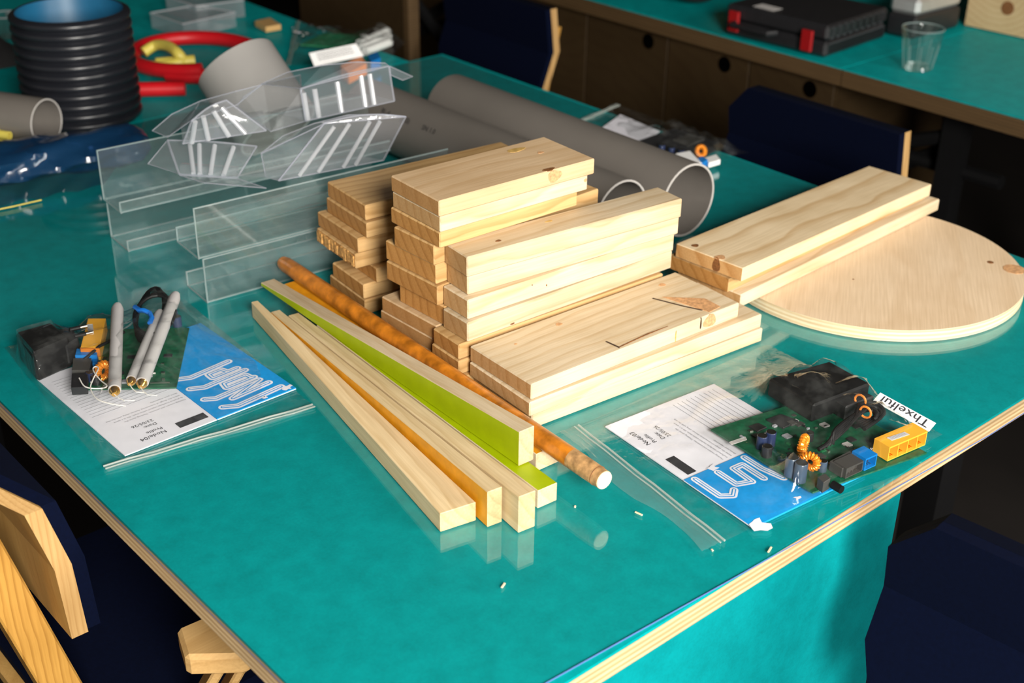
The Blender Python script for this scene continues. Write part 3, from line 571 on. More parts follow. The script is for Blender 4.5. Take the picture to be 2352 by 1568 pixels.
# grey pipe lying at the far left
q = P(108, 282, .0365); R3 = .0365
pipe('drain_pipe', 'short view of a grey pipe end at the left, beside the black corrugated pipe', (q.x, q.y, TZ+R3+.0005), (q.x-.27, q.y+.5, TZ+R3+.0005), R3, .0025, pv, 'grey plastic pipes')
# tilted offcut leaning beyond the moulded trays
M['pvc_lt'] = plain('pale_grey_pvc', (.27, .26, .25), .45, noise=.04, nscale=14)
ax = (RT*-.55-DN*.83+FW*.10).normalized(); R4 = .064; L4 = .12; zt4 = R4*math.sqrt(1-ax.z**2)+.001+L4*ax.z
top = P(542, 150, zt4); cc = top-ax*L4
oc = pipe('pipe_offcut', 'short pale grey pipe offcut leaning tilted beside the red hose', cc, top, R4, .004, (M['pvc_lt'], M['pvc_in'], M['pvc_rim']), 'grey plastic pipes')
# black corrugated pipe, standing
q = P(236, 303); Rc = .093; bc = Vector((q.x+.012, q.y+Rc*.97, TZ)); Hc = (PYp(236, 46, q.y).z-TZ)
ct = thing('corrugated_pipe', 'black corrugated drain pipe with blue lining standing upright', 'pipe', bc)
prof = []; nr = 11; ph = Hc/nr
for i in range(nr):
    for (a, r) in ((.0, Rc*.93), (.18, Rc*.94), (.3, Rc*.985), (.45, Rc), (.7, Rc), (.85, Rc*.985), (.97, Rc*.94)): prof.append((r, (i+a)*ph))
prof.append((Rc*.93, Hc))
MB().lathe(prof, bc, n=56).build('corrugated_body', M['corr'], ct, smooth=True)
MB().lathe([(Rc*.87, .002), (Rc*.87, Hc-.003), (Rc*.885, Hc)], bc, n=56).build('blue_lining', M['corr_in'], ct, smooth=True)
MB().lathe([(Rc*.885, Hc), (Rc*.905, Hc+.0015), (Rc*.93, Hc)], bc, n=56).build('cut_rim', M['corr'], ct, smooth=True)
# red hose loop
pa, pb = P(455, 178, .012), P(455, 88, .012); ctr = (pa+pb)/2; rx = (pb-pa).length/2
rh = thing('red_hose', 'thick red rubber hose coiled in a loop behind the black pipe', 'hose', (ctr.x, ctr.y, TZ))
pts = []
for i in range(60):
    th = rad(-150+ i*6.6); pts.append(Vector((ctr.x, ctr.y, 0))+Vector((math.cos(th)*rx*.86, math.sin(th)*rx*1.05, TZ+.0135+.012*max(0, (i-48)/12))))
MB().tube(pts, .013, 14).build('hose_loop', M['red'], rh, smooth=True)
e0, e1 = P(340, 205, .013), P(425, 203, .013)
MB().tube([e0+(e0-e1)*.6, e0, e1], .0125, 14).build('hose_end', M['red'], rh, smooth=True)
# yellow tube inside the loop
c = P(385, 132, .02)
yt = thing('yellow_tube', 'pale yellow curled plastic tube inside the red hose loop', 'tube', (c.x, c.y, TZ))
pts = [P(330, 120, .02), P(358, 104, .03), P(385, 106, .034), P(408, 122, .03), P(416, 140, .016), P(380, 150, .012), P(345, 152, .012)]
MB().tube(spline(pts, 40), .0098, 12).build('curl', M['yellow'], yt, smooth=True)
a, b = P(398, 143, .013), P(447, 139, .013)
MB().tube([a-(b-a)*.8, a, b], .0105, 14, cap=False).build('straight_end', M['yellow'], yt, smooth=True)
MB().lathe([(.0105, 0), (.0075, 0), (.0075, .03)], b, (a-b), 14).build('open_end', M['yellow'], yt, smooth=True)
# bundle of thin yellow tubes at the left frame edge
for i, (px, py) in enumerate(((2, 303), (22, 312), (2, 325), (27, 331), (6, 343))):
    c = P(px, py, .0083+.0162*(i < 2)); d = Vector((-.27, .5, 0)).normalized()
    b = MB(); b.lathe([(.0066, 0), (.0068, .001), (.0068, .45), (.0048, .45), (.0048, 0), (.0066, 0)], c, d, 14)
    tag(b.build('thin_tube', M['yellow'], smooth=True), ('upper' if i < 2 else 'lower')+' thin yellow tube '+('nearest the frame edge', 'next to the grey pipe', 'at the frame edge, middle of the bundle', 'right under the grey pipe side', 'closest to the blue film')[i], 'tube', 'bundle of thin yellow tubes')
# blue plastic film roll
bf = thing('blue_film', 'dark blue translucent plastic film roll lying below the black pipe', 'film', P(150, 360))
a, b = P(-60, 385, .026), P(335, 322, .026); n, k = 26, 24; vs = []; fs = []
for i in range(n):
    t = i/(n-1); c = lerp(a, b, t); dv = (b-a).normalized(); sd = Vector((-dv.y, dv.x, 0))
    for j in range(k):
        th = 2*math.pi*j/k; r = .040*(1+.12*math.sin(5*th+t*9)+.05*math.sin(t*31+2*th))*(1 if t < .93 else 1-.5*(t-.93)/.07)
        vs.append(c+sd*math.cos(th)*r*1.25+Vector((0, 0, math.sin(th)*r*.62)))
for i in range(n-1):
    for j in range(k): fs.append((i*k+j, i*k+(j+1) % k, (i+1)*k+(j+1) % k, (i+1)*k+j))
MB().add(vs, fs).build('film_roll', M['bluefilm'], bf, smooth=True)
vs = []; fs = []; n, k = 24, 8
for i in range(n):
    t = i/(n-1)
    for j in range(k):
        s_ = j/(k-1); c = lerp(P(-60, 400, .004), P(300, 345, .004), t); e = lerp(P(-60, 482, .003), P(240, 425, .003), t)
        v = lerp(c, e, s_); v.z = TZ+.002+.014*(1-s_)**2+.002*math.sin(t*22+s_*6)+.001; vs.append(v)
for i in range(n-1):
    for j in range(k-1): fs.append((i*k+j, i*k+j+1, (i+1)*k+j+1, (i+1)*k+j))
M['film_dk'] = clear('smoky_film', (.62, .70, .74), haze=.05, hazecol=(.4, .5, .55), ior=1.5, rough=.1, bump=.3, bscale=20)
MB().add(vs, fs).build('loose_flap', M['film_dk'], bf, smooth=True)
MB().tube([P(-20, 484, .003), P(30, 474, .003), P(95, 459, .003)], .0009, 6).build('yellow_glint_line', M['yellow'], bf)  # glint along the film edge, put in as a yellow line

# ------------------------------------------------------------------ clear acrylic profiles (stacked) and moulded trays
def acrylic(name, label, base, ang, L, wallh, depth, lip, flip, z0, group, th=.0028):
    """extruded J profile: tall wall, shelf and short lip; flip puts the shelf in front of the wall instead of behind"""
    t = thing(name, label, 'tray', (base.x, base.y, TZ+z0), group); ux = Vector((math.cos(rad(ang)), math.sin(rad(ang)), 0)); uy = Vector((-ux.y, ux.x, 0)); uz = Vector((0, 0, 1))
    s = -1 if flip else 1; o = Vector((base.x, base.y, TZ+z0+.0004))
    e = .0009
    for nm, (oo, b, c) in dict(wall=(o, uy*s*th, uz*wallh), shelf=(o+uy*s*th, uy*s*(depth-2*th), uz*th), lip=(o+uy*s*(depth-th), uy*s*th, uz*lip)).items():
        MB().obox(oo, ux*L, b, c).build({'wall': 'tall_wall', 'shelf': 'shelf', 'lip': 'front_lip'}[nm], M['acryl'], t)
    def bar(p, v, w=.0016): MB().obox(p-uy*w/2-ux*w/2-uz*w/2, (v.normalized()*(v.length+w)) , *( (uy*w, uz*w) if abs(v.normalized().dot(ux)) > .9 else ((ux*w, uz*w) if abs(v.normalized().dot(uy)) > .9 else (ux*w, uy*w)))).build('polished_edge', M['acryl_edge'], t)
    w0 = o+uy*s*th/2
    bar(w0+uz*wallh, ux*L); bar(w0, uz*wallh); bar(w0+uz*.0005, ux*L); bar(w0, uy*s*(depth-th)); bar(w0+uy*s*(depth-th), uz*lip); bar(w0+uy*s*(depth-th)+uz*lip, ux*L); bar(w0+uy*s*(depth-th), ux*L)
    return t
gA = 'clear acrylic J shaped trays'
nl = P(478, 696); nl2 = P(460, 598, .058)
acrylic('acrylic_tray', 'lower clear acrylic tray standing on the table beside the left board stack', nl, -4.5, .35, .056, .058, .0185, False, 0, gA)
acrylic('acrylic_tray', 'upper clear acrylic tray stacked beside the left board stack', Vector((nl.x-.004, nl.y+.002, 0)), -4.5, .35, .0625, .062, .0185, False, .0575, gA)
fb = P(306, 574.6)
acrylic('acrylic_tray', 'lower clear acrylic tray at the left end, shelf toward the camera', Vector((fb.x-.002, fb.y+.058, 0)), -4.0, .40, .053, .058, .0135, True, 0, gA)
acrylic('acrylic_tray', 'upper clear acrylic tray at the left end, tall wall at its back', Vector((fb.x-.006, fb.y+.056, 0)), -4.0, .40, .066, .058, .0135, True, .0545, gA)

def moulded(name, label, corners, depth, bow, ribs, rib_r=.004, group='clear moulded plastic trays', bulge=.02, panels=()):
    """thermoformed tray: a ribbed side wall (quad: top left, top right, bottom right, bottom left), a floor running back from its foot and a bowed rim"""
    tl, tr, br, bl = [Vector(c) for c in corners]
    lowest = min((tl, tr, br, bl), key=lambda v: v.z); t = thing(name, label, 'tray', (bl.x, bl.y, lowest.z), group)
    n, m_ = 18, 8; vs = []; fs = []
    for i in range(n):
        u = i/(n-1)
        for j in range(m_):
            v = j/(m_-1); p = lerp(lerp(tl, tr, u), lerp(bl, br, u), v); p = p+Vector((0, 0, bow*math.sin(math.pi*u)*(1-v))); vs.append(p)
    for i in range(n-1):
        for j in range(m_-1): fs.append((i*m_+j, i*m_+j+1, (i+1)*m_+j+1, (i+1)*m_+j))
    MB().add(vs, fs).build('ribbed_wall', M['pet'], t, smooth=True)
    D = Vector(depth); vs = []; fs = []; n2, m2 = 18, 7
    for i in range(n2):
        u = i/(n2-1)
        for j in range(m2):
            v = j/(m2-1); p = lerp(bl, br, u)+D*v; p.z += bulge*.15*math.sin(math.pi*v)+.0016*math.sin(v*40); vs.append(p)
    for i in range(n2-1):
        for j in range(m2-1): fs.append((i*m2+j, i*m2+j+1, (i+1)*m2+j+1, (i+1)*m2+j))
    MB().add(vs, fs).build('floor', M['pet'], t, smooth=True)
    for pl in panels:
        pts = [P(*q) for q in pl]; bm = bmesh.new(); bm.faces.new([bm.verts.new(p-t.location) for p in pts]); bmesh.ops.triangulate(bm, faces=bm.faces[:])
        me = bpy.data.meshes.new('side_panel'); bm.to_mesh(me); bm.free(); me.materials.append(M['pet']); ob = bpy.data.objects.new('side_panel', me); COL.objects.link(ob); ob.parent = t
        MB().tube(pts+[pts[0]], .0008, 6).build('panel_rim', M['pet_rim'], t)
    MB().tube([lerp(tl, tr, i/11)+Vector((0, 0, bow*math.sin(math.pi*i/11))) for i in range(12)], .0012, 6).build('front_rim', M['pet_rim'], t, smooth=True)
    MB().tube([tl, bl], .0012, 6).build('corner_edge', M['pet_rim'], t); MB().tube([tr, br], .0012, 6).build('corner_edge', M['pet_rim'], t)
    MB().tube([bl, br], .0009, 6).build('foot_edge', M['pet_rim'], t)
    nrm = (tr-tl).cross(bl-tl).normalized()
    nrm = nrm if nrm.dot(CAM-tl) > 0 else -nrm
    for u in ribs:
        a = lerp(lerp(tl, tr, u), lerp(bl, br, u), .12)+nrm*.0012+Vector((0, 0, bow*math.sin(math.pi*u)*.8)); b = lerp(lerp(tl, tr, u), lerp(bl, br, u), .97)+nrm*.0012
        MB().tube([a, b], rib_r, 10).build('rib', M['pet_rib'], t, smooth=True)
zt = .118
moulded('moulded_tray', 'clear moulded plastic tray with upright ribs, topmost by the pipe offcut', [P(690, 205, .205), P(893, 152, .205), P(906, 232, .165), P(702, 278, .165)], (-.035, .06, 0), .004, (.02, .14, .39, .66, .76), .0034,
         panels=[[(545, 245, .165), (560, 222, .18), (605, 192, .19), (690, 172, .20), (692, 206, .20), (702, 278, .162), (622, 302, .15)], [(600, 193, .195), (660, 166, .21), (740, 150, .22), (820, 142, .22), (885, 145, .215), (893, 152, .208), (690, 203, .208)], [(895, 152, .205), (948, 176, .195), (925, 184, .19), (897, 172, .195)]])
moulded('moulded_tray', 'clear moulded plastic tray with slanted ribs, in front of the others', [P(745, 282, .185), P(932, 268, .185), P(880, 368, zt), P(640, 415, zt)], (-.05, .05, .0), .006, (.18, .36, .6, .72), .0026,
         panels=[[(600, 352, .14), (650, 312, .16), (720, 284, .18), (800, 264, .19), (880, 262, .19), (932, 268, .185), (745, 284, .184)], [(600, 352, .14), (745, 284, .184), (640, 415, zt), (610, 405, zt)]])
moulded('moulded_tray', 'clear moulded plastic tray on the left with diagonal glossy ribs', [P(440, 278, .185), P(520, 230, .20), P(612, 300, .165), P(420, 330, .15)], (.02, .04, .01), .004, (.1, .3, .55, .75), .0032,
         panels=[[(350, 300, .155), (395, 262, .17), (460, 232, .185), (540, 210, .198), (600, 195, .20), (545, 240, .19), (440, 276, .183), (385, 315, .155)]])
moulded('moulded_tray', 'lowest clear moulded plastic tray with pointed left corner', [P(385, 322, .142), P(590, 336, .142), P(545, 408, zt), P(412, 400, zt)], (.02, .03, .0), .002, (.25, .36, .54, .76), .003,
         panels=[[(340, 376, zt+.004), (383, 324, .140), (410, 399, zt+.004)], [(412, 402, zt), (545, 410, zt), (612, 432, .1185), (470, 420, .1185)]])

# ------------------------------------------------------------------ bags of electronics
def membrane(nu, nv, corner, obst, pin, seed, amp=.0012, iters=160):
    """film height field over a quad (near-left, near-right, far-right, far-left), stretched over obstacles [(xy polygon, height)]"""
    c = [Vector((q[0], q[1], 0)) for q in corner]; U, V = np.meshgrid(np.linspace(0, 1, nu), np.linspace(0, 1, nv), indexing='ij')
    X = (1-V)*((1-U)*c[0].x+U*c[1].x)+V*((1-U)*c[3].x+U*c[2].x); Y = (1-V)*((1-U)*c[0].y+U*c[1].y)+V*((1-U)*c[3].y+U*c[2].y)
    ob = np.full(X.shape, .0012)
    for poly, h in obst:
        ins = np.zeros(X.shape, bool); n = len(poly)
        for i in range(n):
            x0, y0 = poly[i][:2]; x1, y1 = poly[(i+1) % n][:2]
            cr = ((y0 > Y) != (y1 > Y)) & (X < (x1-x0)*(Y-y0)/((y1-y0) or 1e-9)+x0); ins ^= cr
        ob = np.where(ins, np.maximum(ob, h+.0015), ob)
    Z = ob.copy(); r = np.random.default_rng(seed)
    for k in range(iters):
        A = Z.copy(); A[1:-1, 1:-1] = .25*(Z[2:, 1:-1]+Z[:-2, 1:-1]+Z[1:-1, 2:]+Z[1:-1, :-2])
        Z = np.maximum(A*.998, ob); Z[0, :] = Z[-1, :] = ob[0, 0]; Z[:, 0] = Z[:, -1] = ob[0, 0]
    W = np.zeros_like(Z)
    for k in range(14):
        a = r.uniform(0, math.pi); f = r.uniform(60, 260); W += np.sin((X*math.cos(a)+Y*math.sin(a))*f+r.uniform(0, 6))*(60/f)
    e = np.minimum(np.minimum(U, 1-U), np.minimum(V, 1-V)); Z = Z+np.abs(W)*amp*np.clip(e*12, 0, 1)*(.35+np.clip(Z*40, 0, 1))
    return X, Y, Z
def bag(name, label, corner, obst, seed, zip_side, group='clear zip bags of router parts', nu=52, nv=44, flap=.03, amp=.0012):
    c = [Vector((q[0], q[1], 0)) for q in corner]; cen = (c[0]+c[1]+c[2]+c[3])/4
    t = thing(name, label, 'bag', (cen.x, cen.y, TZ), group)
    X, Y, Z = membrane(nu, nv, corner, obst, None, seed, amp)
    vs = [(X[i, j], Y[i, j], TZ+Z[i, j]) for i in range(nu) for j in range(nv)]
    fs = [(i*nv+j, (i+1)*nv+j, (i+1)*nv+j+1, i*nv+j+1) for i in range(nu-1) for j in range(nv-1)]
    MB().add(vs, fs).build('upper_film', M['film'], t, smooth=True)
    a, b = (c[0], c[1]) if zip_side == 'near' else (c[0], c[3])
    inn = ((c[3]-c[0]) if zip_side == 'near' else (c[1]-c[0])).normalized()
    for k, off in ((0, -.002), (1, -.007)):
        MB().tube([lerp(a, b, i/9)+Vector((0, 0, TZ+.0018+.0006*math.sin(i*2.1)))-inn*(-off) for i in range(10)], .0011 if k == 0 else .0008, 6).build('zip_seal', M['zip'], t, smooth=True)
    vs = []; fs = []; n, m_ = 30, 9
    for i in range(n):
        for j in range(m_):
            u, v = i/(n-1), j/(m_-1); p = lerp(a, b, u)-inn*(flap*v*(.85+.15*math.sin(u*9+seed))); vs.append((p.x, p.y, TZ+.0014+.0011*(j % 2)+.0012*abs(math.sin(u*13+v*4))*v))
    for i in range(n-1):
        for j in range(m_-1): fs.append((i*m_+j, (i+1)*m_+j, (i+1)*m_+j+1, i*m_+j+1))
    MB().add(vs, fs).build('bag_lip', M['film_lip'], t, smooth=True)
    return t
M['film_lip'] = clear('ribbed_bag_lip', (.93, .95, .94), haze=.11, hazecol=(.8, .86, .84), ior=1.42, rough=.12)

def lozenge_letters(parent, org, ux, uy, spec, s):
    """white blob lettering with blue inner strokes; spec: list of strokes (point lists) in letter space"""
    O = Vector(org); ux = Vector(ux).normalized(); uy = Vector(uy).normalized(); Z = Vector((0, 0, 1))
    def ribbon(pts, wd, z):
        b = MB(); q = [O+ux*p[0]*s+uy*p[1]*s+Z*z for p in pts]
        for i in range(len(q)-1):
            d = (q[i+1]-q[i]).normalized(); sd = Vector((-d.y, d.x, 0))*wd; zz = Z*(i*1e-6)
            b.add([q[i]+sd+zz, q[i]-sd+zz, q[i+1]-sd+zz, q[i+1]+sd+zz], [(0, 1, 2, 3)])
        for i, p in enumerate(q):
            n = 10; b.add([p+Vector((math.cos(2*math.pi*k/n)*wd, math.sin(2*math.pi*k/n)*wd, 2e-5+i*1e-6)) for k in range(n)], [tuple(range(n))])
        return b
    for st in spec:
        k = ribbon(st, .0050*s/.01*.62, .0003).build('letter_stroke', M['paper'], parent, fix=False)
        ribbon(st, .0024*s/.01*.62, .00045).build('letter_core', M['blue'], parent, fix=False)
        ribbon(st, .0011*s/.01*.62, .0006).build('letter_highlight', M['paper'], parent, fix=False)
def booklet(name, label, org, ux, uy, w_white, w_blue, h, z, letters, code, lift_corner=.0):
    """spread of a stapled booklet: white text page and blue cover page side by side along ux, height along uy; print reads from the far side"""
    ux = Vector(ux).normalized(); uy = Vector(uy).normalized(); O = Vector((org[0], org[1], TZ+z))
    t = thing(name, label, 'booklet', O); T = .0012
    def page(nm, u0, u1, mat, th, dz=0):
        return MB().obox(O+ux*u0+Vector((0, 0, dz)), ux*(u1-u0), uy*h, Vector((0, 0, th))).build(nm, mat, t)
    wp = page('white_page', 0, w_white, M['paper'], T); bp_ = page('blue_page', w_white+.0004, w_white+w_blue, M['blue'], T*1.6)
    for k in range(2): MB().obox(O+ux*(w_white+.0006)-uy*(.0004*(k+1))+Vector((0, 0, .0001+.0006*k)), ux*(w_blue-.001), uy*h*.98, Vector((0, 0, .0004))).build('inner_sheet', M['paper'], t)
    zt = O+Vector((0, 0, T))
    lines = [('Node/'+code, .0078, .012, .006), ('Profile', .0066, .020, .006), ('Date:', .0066, .031, .006), ('23/05/26', .0066, .039, .006)]
    for s_, sz, v, pad in lines: text_mesh('printed_line', s_, sz, M['ink'], zt+ux*.052+uy*(v+.004), -ux, -uy, wp, .0003)
    body = ['Hacking routers and antennas. Thinking about the', 'as physical interfaces implied within them, this is a space', 'within the design of connectivity devices, along with the way', 'about your expectivity.']
    for i, s_ in enumerate(body): text_mesh('printed_line', s_, .0034, M['ink_grey'], zt+ux*(w_white-.004)+uy*(.056+i*.0056), -ux, -uy, wp, .0003)
    for i in range(16):
        v = .084+i*.0062
        if v < h-.006: MB().obox(zt+ux*.008+uy*v+Vector((0, 0, .0002)), ux*(w_white-.014), uy*.0004, Vector((0, 0, .00015))).build('ruled_line', M['ink_grey'], wp)
    MB().obox(zt+ux*(w_white-.036)+uy*.009+Vector((0, 0, .0002)), ux*.032, uy*.011, Vector((0, 0, .0002))).build('black_logo_bar', M['ink'], wp)
    z2 = O+Vector((0, 0, T*1.6))
    for (u, v, r) in letters[1]:
        n = 11; rr = random.Random(int(u*1e5)); pts = [(z2+ux*(w_white+u)+uy*v+(ux*math.cos(2*math.pi*k/n)+uy*math.sin(2*math.pi*k/n))*r*rr.uniform(.45, 1.25)+Vector((0, 0, .0003))) for k in range(n)]
        MB().add(pts, [tuple(range(n))]).build('white_splash', M['paper'], bp_, fix=False)
    lozenge_letters(bp_, z2+ux*(w_white+letters[2][0])+uy*letters[2][1], ux*letters[3][0]+uy*letters[3][1], ux*letters[3][2]+uy*letters[3][3], letters[0], letters[4])
    return t
# letter shapes of the cover: looped strokes, one open letter after the other
LET = [[(0, 0), (0, 3), (1, 3.4)], [(1.9, 0), (1.9, 3.2), (3.2, .2), (3.2, 3.4)], [(4.1, 2.6), (4.1, .2), (5.2, .2), (5.2, 2.4), (4.3, 2.4)], [(6.2, 0), (6.2, 3), (7.2, 3.2), (7.2, 1.6), (6.4, 1.4)], [(8.2, 3.4), (8.2, .1), (9.3, 0)]]
LET2 = [[(x*.92+.4, y*.62-2.6) for (x, y) in st] for st in LET[::-1]]

def quad_block(pts_px, ztop, h, name, mat, parent, bevel=.0004):
    q = [xy(P(px, py, ztop)) for px, py in pts_px]; return MB().prism(q, TZ+ztop-h, TZ+ztop).build(name, mat, parent, bevel=bevel)
def capacitor(parent, px, py, z0, r, h, mat):
    p = P(px, py, z0); b = MB().lathe([(1e-5, 0), (r, 0), (r, h*.96), (r*.9, h), (r*.9, h-.0004), (1e-5, h-.0004)], p, n=16); c = b.build('capacitor', M[mat], parent, smooth=True)
    MB().lathe([(1e-5, h+.0002), (r*.86, h+.0002), (r*.86, h-.0006)], p, n=16).build('metal_cap', M['metal'], c); return c
def toroid(parent, px, py, z, R, r, ax):
    p = P(px, py, z); b = MB(); ax = Vector(ax).normalized(); a = ax.cross(Vector((0, 0, 1))).normalized(); u = ax.cross(a)
    for k in range(18):
        th = 2*math.pi*k/18; c = p+(a*math.cos(th)+u*math.sin(th))*R; tg = (-a*math.sin(th)+u*math.cos(th)); b.torus(c, r, r*.24, tg, 10, 5)
    b.torus(p, R, r*.9, ax, 22, 8); return b.build('toroid_coil', M['copper'], parent, smooth=True)
def sockets(parent, front_bl, front_br, z0, h, depth, n, mat_name, inner, name='port_block', slots=True):
    """row of network sockets with open fronts; front_bl / front_br: world xy of the front foot"""
    a, b = Vector((*front_bl, TZ+z0)), Vector((*front_br, TZ+z0)); d = b-a; L = d.length; ux = d/L; uy = Vector((-ux.y, ux.x, 0)); uz = Vector((0, 0, 1)); w = L/n; tk = .0011
    bk = MB(); bk.obox(a+uy*(depth*.55), ux*L, uy*depth*.45, uz*h); bk.obox(a+uz*(h-tk*1.6), ux*L, uy*depth*.55, uz*tk*1.6); bk.obox(a, ux*L, uy*depth*.55, uz*tk)
    for i in range(n+1): bk.obox(a+ux*(min(max(i*w-tk/2, 0), L-tk))+uz*tk, ux*tk, uy*depth*.55, uz*(h-tk*2.6))
    o = bk.build(name, M[mat_name], parent)
    if slots:
        for i in range(n):
            MB().obox(a+ux*(i*w+tk)+uy*(depth*.5)+uz*tk*1.2, ux*(w-2*tk), uy*.0005, uz*(h-tk*3)).build('socket_recess', M[inner], o)
            for k in range(4): MB().obox(a+ux*(i*w+tk+(k+.6)*(w-2*tk)/4.6)+uy*.003+uz*(tk*1.5), ux*.0006, uy*(depth*.42), uz*.0009+uy*.0).build('contact_pin', M['gold' if mat_name == 'port_y' else 'metal'], o)
    return o
def small_parts(parent, org, ux, uy, W, D, z, n, seed):
    r = random.Random(seed); ux, uy = Vector(ux).normalized(), Vector(uy).normalized(); O = Vector((org[0], org[1], TZ+z))
    for i in range(n):
        a, b = r.uniform(.05, .85)*W, r.uniform(.08, .85)*D; sx, sy = r.choice(((.002, .004), (.004, .003), (.007, .007), (.009, .006), (.0025, .0015), (.003, .0016)))
        m = r.choice(('chip', 'chip', 'sticker', 'metal', 'pcb_light', 'port_g', 'ink_grey'))
        MB().obox(O+ux*a+uy*b, ux*sx, uy*sy, Vector((0, 0, r.uniform(.0008, .0022)))).build('surface_component', M[m], parent)

# --- right bag
bk_org = (.7955, .5735); rot = Vector((.09, .996, 0)).normalized(); side = Vector((rot.y, -rot.x, 0))
# booklet frame: ux runs along the short side from the text page to the cover page
A_, B_ = P(1390, 980, .001), P(1730, 1213, .001); uxr = (B_-A_); lr = uxr.length; uxr.normalize(); uyr = Vector((-uxr.y, uxr.x, 0))
letR = (LET2, [(.052, .004, .012), (.078, .06, .004), (.07, .075, .003)], (.046, .035), (0, 1, 1, 0), .0072)
LETR = [[(x, y) for (x, y) in st] for st in [[(0, .2), (2.6, .2), (3.1, 1.0), (2.6, 1.6)], [(.3, 2.2), (2.2, 2.2), (2.6, 3.4), (.6, 3.5), (.6, 4.4), (2.8, 4.4)], [(0, 5.2), (1.8, 5.2), (3.6, 5.6)], [(.8, 6.3), (2.4, 6.2), (2.4, 7.4), (.9, 7.3), (.9, 6.5)], [(-.4, 8.2), (2.2, 8.2), (4.4, 8.6)]]]
br = booklet('booklet', 'booklet with a blue lettered cover page inside the right clear bag', A_, uxr, uyr, lr*.56, lr*.44, .15, .0006, (LETR, [(.0885*lr/.2, .006, .011), (.083, .066, .004), (.002, .035, .007), (.07, .09, .004)], (.006, .006), (1, 0, 0, 1), .0130), '03')
# circuit board
o0, o1, o2 = P(1866, 1135, .006), P(2128, 1044, .006), P(1632, 990, .006)
ub = (o1-o0); UB = ub.length; ub.normalize(); vb = (o2-o0); VB = vb.length; vb.normalize(); PZ = .0085
pcbR = thing('circuit_board', 'green router circuit board with orange sockets in the right bag', 'circuit board', Vector((o0.x, o0.y, TZ+.0065)), 'router circuit boards')
MB().prism([xy(o0), xy(o0+ub*UB), xy(o0+ub*UB+vb*VB), xy(o0+vb*VB)], TZ+.0066, TZ+PZ).build('board', M['pcb'], pcbR)
MB().prism([xy(o0+ub*.004+vb*.03), xy(o0+ub*UB*.4+vb*.03), xy(o0+ub*UB*.4+vb*.05), xy(o0+ub*.004+vb*.05)], TZ+PZ, TZ+PZ+.0002).build('solder_field', M['pcb_light'], pcbR)
small_parts(pcbR, o0, ub, vb, UB, VB, PZ, 46, 5)
ypts = [(2009.6, 1011.5), (2043.5, 1027), (2131, 989.7), (2095.7, 972.7)]
fl, fr_ = P(2042, 1052, .0105), P(2126, 1013, .0105)
pbk = sockets(pcbR, xy(P(2043.5, 1027, .0255)), xy(P(2131, 989.7, .0255)), .0095, .016, .019, 4, 'port_y', 'port_in')
st = P(2064, 1003, .0257); MB().obox(st-ub*.011-vb*.002, ub*.023, vb*.006, Vector((0, 0, .0003))).build('sticker', M['sticker'], pbk)
for k in range(3): MB().obox(st-ub*.009+vb*(-.0006+.0014*k)+Vector((0, 0, .0003)), ub*.019, vb*.0005, Vector((0, 0, .0002))).build('sticker_print', M['ink_grey'], pbk)
sockets(pcbR, xy(P(1989, 1054, .0225)), xy(P(2015.7, 1042, .0225)), .009, .0135, .017, 1, 'port_b', 'cap')
sockets(pcbR, xy(P(1945, 1076, .0205)), xy(P(1984, 1058, .0205)), .009, .0115, .016, 1, 'port_g', 'ink')
quad_block([(1906, 1058), (1960, 1030), (1985, 1046), (1935, 1076)], .0195, .0105, 'usb_socket', M['port_g'], pcbR)
quad_block([(1878, 1095), (1896, 1086), (1908, 1098), (1892, 1108)], .021, .012, 'button_housing', M['port_g'], pcbR)
pj = P(1912, 1112, .015); MB().lathe([(1e-5, 0), (.004, 0), (.004, .011), (1e-5, .011)], pj, -vb, 14).build('power_jack', M['black'], pcbR, smooth=True)
for (px, py, r, h, m) in ((1748, 1028, .0052, .014, 'cap'), (1768, 1021, .0052, .015, 'cap'), (1760, 1046, .0052, .011, 'chip'), (1815, 1090, .0062, .020, 'cap_steel'), (1836, 1103, .0062, .020, 'cap_steel'), (1858, 1010, .0042, .009, 'chip'), (1888, 1080, .0042, .011, 'cap_steel')):
    capacitor(pcbR, px, py, PZ, r, h, m)
toroid(pcbR, 1845, 1020, .0175, .0068, .0034, ub*.5-vb); toroid(pcbR, 1861, 1060, .0165, .0068, .0034, -vb*.6-ub)
quad_block([(1846, 1043), (1860, 1035), (1866, 1040), (1852, 1048)], .0125, .004, 'crystal_can', M['metal'], pcbR)
quad_block([(1674, 1015), (1712, 1002), (1716, 1009), (1680, 1021)], .0089, .0004, 'barcode_sticker', M['sticker'], pcbR)
quad_block([(1760, 962), (1795, 950), (1835, 965), (1800, 982)], .0105, .002, 'processor_chip', M['chip'], pcbR)
quad_block([(1720, 978), (1742, 970), (1762, 980), (1740, 990)], .0102, .0017, 'memory_chip', M['chip'], pcbR)
